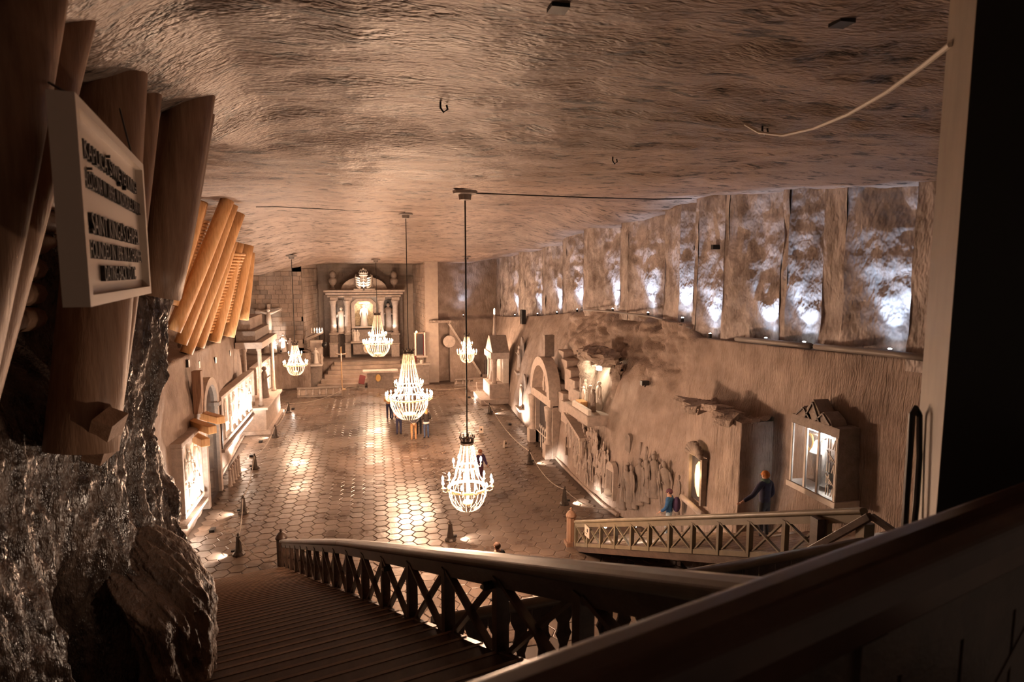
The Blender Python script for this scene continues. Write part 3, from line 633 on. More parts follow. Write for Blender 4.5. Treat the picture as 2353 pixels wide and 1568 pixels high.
def rungs(u0, v0, u1, v1, y0, y1, n, wid, r):
    """stack of short horizontal logs running along the wall, between two lines"""
    for i in range(n):
        t_ = i/(n-1); p = aty(u0+(u1-u0)*t_, v0+(v1-v0)*t_, y0+(y1-y0)*t_)
        MB().tube([p+np.array([-.25, -wid*.5, 0]), p+np.array([.1, wid*.5, 0])], r, 8).build('cross_log', 'log', fc, smooth=True)
rungs(463, 508, 404, 668, 24.6, 24.0, 22, 1.1, .066); rungs(515, 590, 440, 780, 28.3, 27.2, 27, 1.2, .068); rungs(545, 592, 512, 740, 31.0, 30.4, 22, 1.2, .070); rungs(552, 585, 478, 765, 29.9, 28.9, 26, .9, .066)
for k in range(3):
    p = atx((447, 478, 512)[k], (792, 778, 752)[k], -7.2); q = p+np.array([-.4, 0, -.1]); s_ = random.uniform(.25, .5)
    rk = MB().sph(q, (s_*.8, s_, s_*.8), 7, 5); rk.v = [(a+random.gauss(0, .06), b+random.gauss(0, .06), c+random.gauss(0, .06)) for a, b, c in rk.v]
    tag(rk.build('loose_rock', 'outcrop', origin=q), 'grey rock lump wedged under the orange logs, %s the others' % ['nearer the dark near rock than', 'in the middle between', 'nearer the column shrine than'][k], 'rock', 'rocks under the orange logs')
# ================================================================ SIGN
D1, D2 = 2.72, 2.72*1.60
P1 = aty(176, 512, D1*.985); P2 = aty(326, 494, D2*1.0); P1[2] = P2[2] = (P1[2]+P2[2])/2
ex = P2-P1; ex[2] = 0; SW = np.linalg.norm(ex); ex /= SW; nn = np.array([ex[1], -ex[0], 0]); SH = .80; zc = P1[2]-.005
sg = thing('hanging_sign', 'cream bilingual sign board with black raised lettering hung on the logs', 'sign', (P1+P2)/2-UPV*SH/2)
ctr = (P1+P2)/2; ctr[2] = zc
MB().obox(ctr-nn*.035, ex*SW/2*.97, nn*.02, UPV*SH/2*.95).build('panel', 'sign', sg)
for s in (-1, 1):
    MB().obox(ctr+UPV*s*(SH/2-.022)-nn*.02, ex*SW/2, nn*.045, UPV*.022).build('frame_rail', 'sign', sg)
    MB().obox(ctr+ex*s*(SW/2-.03)-nn*.02, ex*.03, nn*.045, UPV*(SH/2-.044)).build('frame_stile', 'sign', sg)
def lettering(txt, parent, origin, ex, ey, nn, width, height, m, ext=.012):
    cu = bpy.data.curves.new('lettering', 'FONT'); cu.body = txt; cu.align_x = 'CENTER'; cu.align_y = 'CENTER'; cu.extrude = ext; cu.resolution_u = 3
    o = bpy.data.objects.new('lettering', cu); COL.objects.link(o); bpy.context.view_layer.update()
    me = bpy.data.meshes.new_from_object(o.evaluated_get(bpy.context.evaluated_depsgraph_get())); bpy.data.objects.remove(o, do_unlink=True)
    v = np.array([q.co[:] for q in me.vertices]); lo, hi = v.min(0), v.max(0); c = (lo+hi)/2
    sx, sy = width/(hi[0]-lo[0]), height/(hi[1]-lo[1]); off = np.zeros(3); q = parent
    while q is not None: off = off+np.array(q.location); q = q.parent
    for i, vt in enumerate(me.vertices):
        d = v[i]-c; vt.co = tuple(origin+ex*d[0]*sx+ey*d[1]*sy+nn*d[2]-off)
    me.materials.clear(); me.materials.append(M[m]); ob = bpy.data.objects.new('lettering', me); COL.objects.link(ob); ob.parent = parent; return ob
for txt, zf, wf, hf in [("KAPLICA ŚWIĘTEJ KINGI", .295, .84, .15), ("ZAŁOŻONA W 1896R. W KOMORZE Z XVII W.", .16, .95, .115), ("SAINT KINGA'S CHAPEL", -.075, .78, .115), ("FOUNDED IN 1896 IN A CHAMBER", -.215, .86, .095), ("DATING BACK TO 17C", -.34, .54, .09)]:
    lettering(txt, sg, ctr+UPV*zf*SH+ex*.01*SW-nn*.008, ex, UPV, nn, SW*wf*.93, hf*SH, 'ink')
for s, tp in ((-1, LP(112, 190, 3.4)), (.78, LP(275, 250, 4.6))):
    MB().tube([ctr+ex*s*(SW/2-.05)+UPV*SH/2, tp], .006, 5).build('hanging_wire', 'black', sg)

def on_ceiling(u, v):
    d = ray(u, v)
    for t_ in np.linspace(.0005, .02, 4000):
        P = _C+d*t_; i, j = int(np.argmin(abs(Xc-P[0]))), int(np.argmin(abs(Yc-P[1])))
        if P[2] >= GZ[i, j]: return P
    return P
for (u, v) in ((1283, 14), (1935, 48)):
    P = on_ceiling(u, v); MB().cb(P, (.11, .11, .05)).build('socket', 'black', ceiling)
for (u, v), lb in (((1012, 236), 'tiny black hook in the ceiling above the nearest chandelier'), ((1408, 362), 'tiny black hook in the ceiling towards the rock piers'), ((1752, 290), 'small black hook in the ceiling where the white cable ends')):
    P = on_ceiling(u, v); tag(MB().tube([P+UPV*.03, P-UPV*.05, P+np.array([.03, 0, -.09]), P+np.array([.07, 0, -.06]), P+np.array([.06, 0, -.02])], .011, 6).build('ceiling_hook', 'black', origin=P), lb, 'hook')
# ================================================================ CARVING HELPERS
def statue(h, seed=0, robe=True, arms=1, staff=None):
    """draped standing figure, one surface set, base at the origin, facing -Y"""
    rg = random.Random(seed); mb = MB(); n = 14; vs = []; fs = []
    prof = [(.00, .155, .13), (.03, .165, .14), (.25, .13, .115), (.45, .115, .10), (.58, .105, .085), (.70, .125, .09), (.79, .135, .085), (.83, .10, .07), (.855, .045, .045), (.875, .042, .045), (.90, .062, .072), (.945, .066, .076), (.98, .048, .055), (1.0, .012, .014)]
    ph = rg.random()*6
    for (z, a, b) in prof:
        for j in range(n):
            t_ = 2*math.pi*j/n; k = 1+(.10*math.cos(4*t_+ph+z*2) if robe and z < .62 else 0)
            vs.append((h*a*k*math.cos(t_), h*b*k*math.sin(t_)+h*.012*math.sin(z*5+ph), h*z))
    for i in range(len(prof)-1):
        for j in range(n): fs.append((i*n+j, i*n+(j+1) % n, (i+1)*n+(j+1) % n, (i+1)*n+j))
    fs.append(tuple(range(n))[::-1]); fs.append(tuple(range((len(prof)-1)*n, len(prof)*n))); mb.add(vs, fs)
    for s in (-1, 1):
        up = rg.random()
        el = (s*.17*h, -.03*h, .60*h); hd = (s*(.10+.05*up)*h, -.15*h, (.56+.16*up)*h) if arms else (s*.13*h, -.05*h, .42*h)
        mb.tube([(s*.115*h, 0, .79*h), el, hd], [.040*h, .036*h, .024*h], 7); mb.sph(hd, .026*h, 6, 4)
    if staff: mb.tube([(-.16*h, -.16*h, .05*h), (-.15*h, -.16*h, staff*h)], .012*h, 5)
    return mb
ST = [meshof(statue(1.0, s, True, s % 2, None if s % 3 else 1.02), 'figure', 'carve', True) for s in range(6)]
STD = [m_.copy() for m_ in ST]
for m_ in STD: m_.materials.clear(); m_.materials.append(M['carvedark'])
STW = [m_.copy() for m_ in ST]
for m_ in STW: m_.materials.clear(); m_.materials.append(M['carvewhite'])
# ================================================================ CHANCEL AND HIGH ALTAR
YA = 56.6
def AP(u, v, y=YA): return aty(u, v, y)
zf = AP(767, 822)[2]
chf = MB().box((-5.2, 54.3, -.2), (4.0, 58.6, zf-.004)).build('floor_chancel', 'wall'); tag(chf, 'raised stone floor of the altar recess', None, None, 'structure')
cst = thing('altar_steps', 'broad brown salt steps rising to the high altar', 'steps', (-.6, 51, 0)); ns_ = 6
for i in range(ns_):
    y0 = 49.9+i*.72; MB().box((-4.4+.22*i, y0, 0 if i == 0 else zf*i/ns_-.02), (3.2-.2*i, 54.3, zf*(i+1)/ns_)).build('step', 'brick', cst, bevel=.02)
alt = thing('high_altar', 'grey carved salt altar with columns, niches and crest at the far end', 'altar', (-.75, YA, zf))
def abox(u0, v0, u1, v1, dep, name, m='carvedark', y=YA, front=0.0, bev=.02):
    p = AP(u0, v1, y-front); q = AP(u1, v0, y-front); return MB().box((p[0], y-front, p[2]), (q[0], y-front+dep, q[2])).build(name, m, alt, bevel=bev)
abox(748, 676, 925, 822, .5, 'backing', y=58.0)
for i, (v0, v1, ex_) in enumerate([(678, 684, 0), (672, 678, 5), (666, 672, 9)]):
    abox(752-ex_, v0, 921+ex_, v1, 1.9-.1*ex_, 'entablature', 'carve', front=.2+.06*ex_)
for u in (767, 800, 876, 909):
    p = AP(u, 760); zt_ = AP(u, 690)[2]; zb_ = AP(u, 765)[2]; hh = zt_-zb_
    MB().lathe([(.34, 0), (.34, .10), (.28, .18), (.26, .24), (.27, hh*.22), (.30, hh*.24), (.27, hh*.26), (.245, hh*.5), (.225, hh-.5), (.24, hh-.48), (.26, hh-.40), (.34, hh-.05), (.36, hh)], 16, (p[0], YA-.1, zb_)).build('column', 'carve', alt, smooth=True)
    w2 = 10.5 if u in (767, 909) else 8
    f_ = .55 if u in (767, 909) else .2
    abox(u-w2, 766, u+w2, 770, .9, 'pedestal_cap', 'carve', front=f_+.06); abox(u-w2+1.5, 770, u+w2-1.5, 788, .8, 'pedestal', 'carvedark', front=f_)
    abox(u-w2, 788, u+w2, 791, .9, 'pedestal_cap', 'carve', front=f_+.06); abox(u-w2+1.5, 791, u+w2-1.5, 822, .8, 'pedestal', 'carve', front=f_)
    abox(u-9, 683, u+9, 691, .8, 'impost', 'carve', front=.35)
for u, v0, v1 in ((785, 706, 763), (893, 696, 760)):
    abox(u-9, 690, u+9, 766, .08, 'niche_back', 'black' if u > 850 else 'carvedark', y=57.75, bev=0)
    abox(u-10, 763, u+10, 768, .9, 'niche_shelf', 'carve', front=-.1)
# central glazed niche: chamfered frame
cu_, cl = 837, AP(837, 754); sc_ = YA/F*1.03
pz = lambda v: AP(837, v)[2]-cl[2]
fo = [(-1.08, 0), (-1.08, pz(697)), (-.62, pz(686)), (.62, pz(686)), (1.08, pz(697)), (1.08, 0)]; fi = [(-.80, .12), (-.80, pz(700)), (-.46, pz(692)), (.46, pz(692)), (.80, pz(700)), (.80, .12)]
mbf = MB(); 
for i in range(6):
    j = (i+1) % 6; mbf.prism([fo[i], fo[j], fi[j], fi[i]], (cl[0], YA-.25, cl[2]), (1, 0, 0), (0, 0, 1), (0, .55, 0))
mbf.build('niche_frame', 'carve', alt)
MB().prism(fi, (cl[0], YA+1.0, cl[2]), (1, 0, 0), (0, 0, 1), (0, .1, 0)).build('niche_back', 'goldcloth', alt)
# altar table, gradines, gold medallion
abox(806, 784, 872, 790, 1.1, 'altar_table', 'carve', y=55.6, front=.3); abox(812, 790, 866, 815, .9, 'altar_front', 'carvedark', y=55.6, front=.15)
abox(808, 757, 866, 784, .6, 'gradine', 'carvedark', y=56.2)
md = AP(843, 801, 55.2); MB().lathe([(.10, 0), (.30, .02), (.30, .05), (.2, .07), (.02, .07)], 18, (0, 0, 0), 1, 1.35).build('medallion', 'carvewhite', alt, world=False)
mdo = bpy.data.objects['medallion']; mdo.rotation_euler = (math.pi/2, 0, 0); mdo.location = tuple(md-np.array(alt.location)); g_ = MB().lathe([(.02, 0), (.17, .03), (.02, .06)], 14, (0, 0, .06), 1, 1.35).build('medallion_centre', 'gold', mdo, world=False)
# semicircular pediment, crest, urns
pc = AP(837, 668); pr_ = abs(AP(890, 668)[0]-pc[0])
mbp = MB().prism([(pr_*math.cos(a), pr_*.62*math.sin(a)) for a in np.linspace(0, math.pi, 19)], (pc[0], YA+.1, pc[2]), (1, 0, 0), (0, 0, 1), (0, .6, 0)); mbp.build('pediment', 'carve', alt)
for k in range(18): 
    a0, a1 = math.pi*k/18, math.pi*(k+1)/18
crs = thing('coat_of_arms', 'pale carved eagle coat of arms with crown above the high altar', 'carving', AP(836, 668, 56.2)); z0 = AP(836, 668, 56.2)[2]; x0 = crs.location[0]
zz = lambda v: AP(836, v, 56.0)[2]; xx = lambda u: AP(u, 640, 56.0)[0]
MB().box((xx(812), 55.95, zz(669)), (xx(861), 56.6, zz(664))).build('base', 'carvewhite', crs)
MB().box((xx(816), 56.3, zz(664)), (xx(857), 56.5, zz(632))).build('backing', 'carvedark', crs)
sw = abs(xx(836)-xx(816))
MB().prism([(-sw*.42, zz(632)-z0), (sw*.42, zz(632)-z0), (sw*.36, zz(650)-z0), (0, zz(663)-z0), (-sw*.36, zz(650)-z0)], (x0, 56.0, z0), (1, 0, 0), (0, 0, 1), (0, .3, 0)).build('shield', 'carvewhite', crs, bevel=.04)
for s in (-1, 1):
    for k in range(5):
        zb = zz(662-k*5.5); MB().tube([(x0+s*sw*.40, 56.05, zb), (x0+s*sw*(.75+.05*k), 55.95, zb+.12), (x0+s*sw*(1.0-.04*k), 56.05, zb+.42)], [.09, .075, .02], 6).build('wing_feather', 'carvewhite', crs, smooth=True)
    for k in range(3): MB().tube([(x0+s*sw*.05, 55.95, zz(640+k*7)), (x0+s*sw*.25, 55.9, zz(643+k*7)), (x0+s*sw*.38, 55.95, zz(639+k*7))], .05, 5).build('shield_charge', 'carvedark', crs)
for a in np.linspace(-.8, .8, 5): MB().tube([(x0+sw*.1*a, 56.1, zz(632)), (x0+sw*.62*a, 56.0, zz(627)), (x0+sw*.45*a, 56.05, zz(621)), (x0, 56.1, zz(620))], [.06, .07, .055, .04], 6).build('crown_arch', 'carvewhite', crs, smooth=True)
MB().box((x0-sw*.5, 55.95, zz(634)), (x0+sw*.5, 56.35, zz(631))).build('crown_band', 'carvewhite', crs, bevel=.03)
MB().sph((x0, 56.1, zz(619)), .1, 8, 6).build('crown_orb', 'carvewhite', crs, smooth=True)
for u, lb in ((765, 'carved salt urn above the altar on the crucifix side'), (906, 'carved salt urn above the altar on the cabinet side')):
    p = AP(u, 667, 56.9); tag(MB().lathe([(.32, 0), (.32, .12), (.14, .22), (.12, .4), (.30, .62), (.38, .85), (.34, 1.02), (.20, 1.08), (.26, 1.22), (.30, 1.42), (.22, 1.62), (.05, 1.72)], 14, p).build('urn', 'carvedark', smooth=True, origin=p), lb, 'urn')
def put(name, meshes, k, loc, h, label, cat, rz=0, group=None, sc=(1, 1)):
    o = inst(name, meshes[k], None, loc, (0, 0, rz), (h*sc[0], h*sc[1], h)); return tag(o, label, cat, group)
p = AP(785, 763, 56.9); put('altar_statue', STW, 1, p, AP(785, 706)[2]-p[2], 'pale robed statue in the altar niche on the crucifix side', 'statue')
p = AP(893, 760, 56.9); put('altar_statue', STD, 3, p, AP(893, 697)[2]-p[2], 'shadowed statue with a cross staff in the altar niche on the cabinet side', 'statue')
p = AP(837, 751, 57.2); put('saint_statue', STW, 2, p, 2.0, 'brilliantly lit white statue of a woman in the central altar niche', 'statue')
for u, m_ in ((816, 'carvewhite'), (822, 'carvewhite'), (858, 'carve')):
    p = AP(u, 785, 55.7); put('altar_figure', STW if m_ == 'carvewhite' else ST, u % 5, p, 1.05, {816: 'small pale figure at the end of the altar table', 822: 'small pale figure beside the candlesticks on the altar table', 858: 'small figure on the altar table behind the hanging chandelier'}[u], 'statue')
for i, u in enumerate((811, 814)):
    p = AP(u, 784, 55.9); tag(MB().lathe([(.09, 0), (.03, .06), (.03, .5), (.06, .55), (.035, .58), (.035, 1.05), (.005, 1.08)], 8, p).build('candlestick', 'carvewhite', origin=p), ['white candlestick at the outer end of the altar table', 'white candlestick second from the altar table end'][i], 'candlestick')
# altar lights (small lamps standing at the foot of the columns and inside the niche)
for u, lb in ((775, 'small footlight below the altar statue on the crucifix side'), (902, 'small footlight below the altar statue on the cabinet side')):
    p = AP(u, 764, 55.9); lp = tag(MB().lathe([(.05, 0), (.06, .03), (.05, .12)], 8, p).build('altar_footlight', 'black', origin=p), lb, 'lamp'); spot('footlight', lp, p+np.array([0, -.15, .15]), p+np.array([.3 if u < 800 else -.3, .9, 2.2]), 60, WHITE, 110, .9, .08)
p = AP(837, 697, 56.9); lp = tag(MB().cb(p, (.9, .08, .06)).build('niche_lamp', 'lampwarm', origin=p), 'bright strip lamp in the head of the central altar niche', 'lamp')
point('niche_glow', lp, p+np.array([0, -.05, -.35]), 45, WHITE, .15)
p = AP(836, 668, 55.7); lp = tag(MB().lathe([(.06, 0), (.07, .05), (.05, .14)], 8, p).build('crest_lamp', 'black', origin=p), 'small uplight below the carved coat of arms', 'lamp'); spot('uplight', lp, p+np.array([0, -.2, .1]), p+np.array([0, .6, 1.4]), 70, (1, .86, .66), 100, .8, .05)
# processional crucifix
p = aty(786, 885, 49.0); p[2] = 0; crz = thing('processional_cross', 'tall golden crucifix on a pole in front of the altar steps', 'cross', p)
zt_ = aty(786, 797, 49.0)[2]; MB().lathe([(.30, 0), (.28, .06), (.08, .12), (.04, .3), (.045, zt_-1.1)], 10, p).build('pole', 'bronze', crz, smooth=True)
MB().box(p+np.array([-.05, -.04, zt_-1.2]), p+np.array([.05, .04, zt_])).box(p+np.array([-.42, -.04, zt_-.62]), p+np.array([.42, .04, zt_-.53])).build('cross', 'bronze', crz)
MB().tube([p+np.array([-.36, -.07, zt_-.52]), p+np.array([0, -.08, zt_-.60]), p+np.array([.36, -.07, zt_-.52])], .03, 5).tube([p+np.array([0, -.08, zt_-.5]), p+np.array([0, -.08, zt_-1.15])], [.06, .03], 6).build('corpus', 'carvewhite', crz)
# altar table in front of the steps with a red lectern
p = aty(872, 878, 49.2); mt = thing('mass_table', 'low carved altar table with gold medallion before the steps', 'table', (p[0], 49.2, 0)); a = aty(833, 855, 49.0); b = aty(915, 878, 49.0)
MB().box((a[0]+.35, 49.0, 0), (b[0]-.35, 49.7, a[2]-.12)).build('base', 'carvedark', mt); MB().box((a[0], 48.85, a[2]-.12), (b[0], 49.85, a[2]+.05)).build('top', 'carve', mt, bevel=.02)
c = aty(869, 869, 48.95); mo = MB().lathe([(.02, 0), (.24, .02), (.2, .05), (.02, .05)], 14, (0, 0, 0), .85, 1.25).build('medallion', 'gold', mt, world=False); mo.rotation_euler = (math.pi/2, 0, 0); mo.location = tuple(c-np.array(mt.location))
a = aty(832, 880, 48.7); lec = thing('lectern', 'slanted red covered lectern beside the low altar table', 'lectern', (a[0], 48.7, 0))
MB().box((a[0]-.25, 48.6, 0), (a[0]+.2, 48.9, .5)).build('stand', 'carvedark', lec); MB().obox((a[0], 48.7, .78), (.22, 0, -.06), (.06, .16, .30), (0, -.03, .02)).build('cloth_cover', 'red', lec)
# communion rails
def rail_wall(u0, u1, v0, v1, y, label):
    a, b = aty(u0, v1, y), aty(u1, v0, y); a[2] = max(a[2], 0); r_ = thing('communion_rail', label, 'railing', ((a[0]+b[0])/2, y, 0)); hh = b[2]
    MB().box((a[0], y-.08, hh-.12), (b[0], y+.22, hh)).build('coping', 'carvedark', r_, bevel=.02); MB().box((a[0], y-.05, 0), (b[0], y+.2, .12)).build('plinth', 'carvedark', r_)
    n = max(3, int((b[0]-a[0])/.42))
    for i in range(n): x = a[0]+.15+(b[0]-a[0]-.3)*i/(n-1); MB().lathe([(.07, .12), (.11, hh*.35), (.05, hh*.6), (.08, hh-.12)], 8, (x, y+.07, 0)).build('baluster', 'carve', r_, smooth=True)
    MB().box((a[0], y+.10, .1), (b[0], y+.14, hh-.1)).build('panel', 'brick', r_)
rail_wall(683, 786, 888, 912, 46.6, 'carved communion rail on the crucifix side of the hall end'); rail_wall(1045, 1128, 868, 898, 48.4, 'carved communion rail on the cabinet side of the hall end')
# side altar with canopy against the recess wall
p = aty(727, 870, 50.6); sa = thing('side_altar', 'pale carved side altar with sloping canopy beside the recess', 'altar', (p[0], 50.8, 0)); X0, X1 = aty(708, 800, 50.8)[0], aty(742, 800, 50.8)[0]
hz = lambda v: aty(725, v, 50.8)[2]
MB().box((X0+.1, 50.9, 0), (X1-.2, 51.9, hz(842))).build('altar_block', 'carvedark', sa); MB().box((X0, 50.7, hz(842)), (X1-.1, 51.9, hz(838))).build('altar_slab', 'carvewhite', sa)
MB().box((X0+.1, 51.6, hz(838)), (X1-.1, 51.95, hz(785))).build('retable', 'carve', sa); MB().prism([(X0-.15, hz(783)), (X1, hz(768)), (X1, hz(762)), (X0-.15, hz(777))], (0, 50.8, 0), (1, 0, 0), (0, 0, 1), (0, 1.1, 0)).build('canopy', 'carvedark', sa)
for k in range(5): MB().lathe([(.06, 0), (.03, .1), (.05, .3), (.01, .42)], 6, (X0+.3+k*.2, 50.95, hz(766))).build('finial', 'carvewhite', sa)
put('side_altar_figure', STW, 1, (X0+.5, 51.35, hz(838)), 1.3, 'pale carved figure standing on the side altar slab', 'statue'); put('side_altar_figure', ST, 4, (X0+.95, 51.3, hz(838)), .8, 'short carved figure at the recess end of the side altar slab', 'statue')
p = (X1+.1, 51.2, hz(795)); tag(MB().sph(p, (.22, .22, .24), 12, 8).build('dark_globe', 'black', smooth=True, origin=p), 'dark round globe between the side altar and the high altar', 'globe')
lpz = tag(MB().lathe([(.05, 0), (.06, .05), (.04, .12)], 8, (X1-.3, 50.95, hz(764))).build('canopy_lamp', 'black', origin=(X1-.3, 50.95, hz(764))), 'small lamp on the canopy of the side altar', 'lamp'); spot('glow', lpz, (X1-.3, 50.5, hz(765)+.2), (X1+.2, 53.5, hz(740)), 60, WHITE, 110, .9)
# crucifixion group on the plinth
zp = 2.85; cg = aty(617, 700, 51.4); cr = thing('carved_crucifix', 'brightly lit carved crucifix on the block wall', 'crucifix', (cg[0], 51.5, zp)); q = aty(617, 715, 51.5)
MB().box((q[0]-.12, 51.6, zp), (q[0]+.12, 51.8, aty(617, 700, 51.5)[2])).obox((q[0], 51.7, q[2]), (1.0, 0, .12), (0, .1, 0), (-.02, 0, .13)).build('cross', 'carve', cr)
MB().tube([(q[0]-.9, 51.5, q[2]+.1), (q[0]-.4, 51.45, q[2]-.1), (q[0], 51.42, q[2]-.22), (q[0]+.4, 51.45, q[2]-.1), (q[0]+.9, 51.5, q[2]+.12)], [.06, .09, .14, .09, .06], 8).tube([(q[0], 51.42, q[2]-.15), (q[0], 51.4, q[2]-.75), (q[0]+.04, 51.42, q[2]-1.2), (q[0], 51.45, q[2]-2.2)], [.16, .22, .17, .09], 9).sph((q[0], 51.4, q[2]+.05), .15, 8, 6).build('corpus', 'carvewhite', cr, smooth=True)
for u, v, h, k, ms, lb in ((613, 826, 1.75, 4, STD, 'dark standing statue silhouetted against the lit crucifix'), (652, 806, 1.5, 1, STW, 'pale bowed statue beside the lit crucifix'), (632, 815, 1.1, 3, STW, 'kneeling white statue at the foot of the lit crucifix'), (668, 812, 1.15, 5, ST, 'small draped statue at the outer end of the crucifix group')):
    p = aty(u, v, 51.0); put('calvary_statue', ms, k, (p[0], 51.0, zp-.05), h, lb, 'statue')
lpz = tag(MB().lathe([(.07, 0), (.08, .06), (.05, .16)], 8, (q[0]+.9, 50.75, zp)).build('calvary_lamp', 'black', origin=(q[0]+.9, 50.75, zp)), 'small floodlight on the rock plinth lighting the crucifix', 'lamp')
spot('flood', lpz, (q[0]+.8, 50.6, zp+.3), (q[0]+.2, 51.9, q[2]-1.2), 130, WHITE, 120, .9, .06)
spot('flood', lpz, (q[0]+1.0, 50.7, zp+.3), (q[0]+1.6, 52.0, zp+2.0), 50, WHITE, 80, .9, .06)
# glazed cabinet with sanctuary lamp
p = aty(968, 842, 50.2); p0 = p*1; cab = thing('glazed_cabinet', 'tall glazed cabinet with a red sanctuary lamp on the rock face', 'cabinet', (p[0], 50.4, 0)); zc0, zc1 = aty(968, 818, 50.3)[2], aty(968, 765, 50.3)[2]
MB().box((p[0]-.5, 50.5, zc0), (p[0]+.45, 50.9, zc1)).build('body', 'carvedark', cab); MB().box((p[0]-.28, 50.42, zc0+.1), (p[0]+.18, 50.5, zc1-.1)).build('door', 'pane', cab)
for x in (-.42, .32): MB().box((p[0]+x-.05, 50.38, zc0), (p[0]+x+.05, 50.5, zc1)).build('side_post', 'carvewhite', cab)
MB().box((p[0]-.6, 50.3, zc0-.15), (p[0]+.55, 50.95, zc0)).build('sill', 'carve', cab); MB().sph((p[0]-.35, 50.2, zc1+.08), .09, 8, 6).build('lamp_globe', mat('amber_lamp', (1, .5, .1), .4, emit=(1, .42, .10), es=14), cab, smooth=True)
MB().box((p[0]+.2, 50.4, zc0), (p[0]+.3, 50.46, zc1-.2)).build('red_trim', 'red', cab)
p = aty(960, 838, 50.0); 
for i, (u, v) in enumerate(((938, 832), (950, 829), (963, 835), (976, 838), (968, 829))):
    q_ = aty(u, v, 49.9); tag(MB().lathe([(.10, -.25), (.12, -.1), (.14, 0), (.05, .05)], 8, q_).build('votive_bowl', 'carvewhite', origin=q_-np.array([0, 0, .25])), ['pale votive bowl nearest the altar pedestal', 'pale votive bowl second from the altar pedestal', 'pale votive bowl under the cabinet sill', 'pale votive bowl at the outer end below the cabinet', 'pale votive bowl on the cabinet shelf'][i], 'bowl')
MB_ = MB().lathe([(.11, -.3), (.13, -.1), (.10, .22), (.03, .26)], 10, aty(954, 825, 49.8)); tag(MB_.build('red_votive_lamp', 'red', smooth=True, origin=aty(954, 831, 49.8)), 'red votive lamp beside the glazed cabinet', 'lamp')
sh_ = thing('votive_stand', 'dark stone stand carrying the votive bowls', 'stand', (p0[0]-.2, 49.9, 0)); MB().box((p0[0]-1.3, 49.75, 0), (p0[0]+.6, 50.3, aty(950, 846, 49.8)[2]+.25)).build('block', 'carvedark', sh_); MB().box((p0[0]-1.4, 49.7, aty(950, 846, 49.8)[2]+.25), (p0[0]+.7, 50.35, aty(950, 846, 49.8)[2]+.33)).build('slab', 'carve', sh_)
# far corner: sloping parapet and barred door
pp = thing('stair_parapet', 'sloping stone parapet beside the barred door in the far corner', 'parapet', aty(1070, 890, 49.0)*np.array([1, 1, 0])); a, b = aty(1034, 745, 50.5), aty(1112, 868, 49.0)
MB().prism([(0, 0), (b[0]-a[0], b[2]-a[2]), (b[0]-a[0], -a[2]), (0, -a[2])], (a[0], 50.6, a[2]), (1, 0, 0), (0, 0, 1), (0, .5, 0)).build('parapet_wall', 'wall', pp); MB().beam((a[0]-.1, 50.8, a[2]+.06), (b[0], 50.8, b[2]+.06), .7, .16).build('coping', 'carve', pp)
mo = MB().lathe([(.02, 0), (.5, .02), (.5, .12), (.02, .14)], 18).build('carved_disc', 'carve', pp, world=False); mo.rotation_euler = (math.pi/2, 0, 0); mo.location = tuple(aty(1032, 785, 50.4)-np.array(pp.location))
ow = MB().box((aty(986, 740, 50.6)[0], 50.2, aty(1000, 742, 50.6)[2]), (aty(1036, 740, 50.6)[0], 51.6, aty(1000, 736, 50.6)[2])).build('rock_canopy', 'outcrop'); tag(ow, 'flat dark rock slab jutting over the glazed cabinet', 'rock')
bd_ = thing('barred_door', 'blue-grey barred door at the foot of the far stairs', 'door', aty(1122, 862, 50.0)*np.array([1, 1, 0])); a, b = aty(1114, 828, 50.2), aty(1131, 860, 50.2); MB().box((a[0], 50.25, b[2]), (b[0], 50.35, a[2])).build('leaf', 'pane', bd_)
for k in range(5): x = a[0]+.06+(b[0]-a[0]-.12)*k/4; MB().tube([(x, 50.2, b[2]), (x, 50.2, a[2])], .022, 5).build('bar', 'pipe', bd_)
MB().box((a[0]-.15, 50.0, 0), (b[0]+.15, 50.6, b[2])).build('threshold', 'wall', bd_)
fs = thing('far_steps', 'shallow stone steps in the far corner lit from the shrine', 'steps', (8.3, 46.5, 0))
for k in range(3): MB().box((7.1+.3*k, 45.4+.8*k, 0), (9.6, 49.5, .17*(k+1))).build('step', 'wall', fs, bevel=.02)
# ================================================================ LEFT WALL
EY = np.array([0, 1., 0]); EX = np.array([1., 0, 0])
def onleft(u, v):
    y = 30.0
    for _ in range(30): p = atx(u, v, float(xl(y))); y = p[1]
    return p
def relief(name, label, y0, y1, z0, z1, m, rows, nfig, lightW, seed, fh, frame='carve'):
    """framed relief on the left wall with carved figures standing in it"""
    x = max(float(xl(y0)), float(xl(y1)))+.06; r_ = thing(name, label, 'relief', (x, (y0+y1)/2, z0)); rg = random.Random(seed)
    MB().box((x-.3, y0, z0), (x, y1, z1)).build('panel', m, r_)
    fw_ = .16
    for (a, b, c, d) in ((y0-fw_, y1+fw_, z0-fw_, z0), (y0-fw_, y1+fw_, z1, z1+fw_), (y0-fw_, y0, z0, z1), (y1, y1+fw_, z0, z1)): MB().box((x-.3, a, c), (x+.12, b, d)).build('frame_bar', frame, r_, bevel=.02)
    MB().box((x-.3, y0-.35, z0-.42), (x+.2, y1+.3, z0-.3)).build('sill', frame, r_)
    for q in range(rows):
        for k in range(nfig):
            y = y0+.2+(y1-y0-.4)*(k+rg.uniform(.2, .8))/nfig; z = z0+.05+(z1-z0)*.36*q; h = fh*rg.uniform(.8, 1.15)
            inst('carved_figure', (STW if m == 'carvewhite' else ST)[rg.randrange(6)], r_, (.03, y-(y0+y1)/2, z-z0), (0, 0, math.pi/2+rg.uniform(-.4, .4)), (h, h*.6, h))
    return r_, x
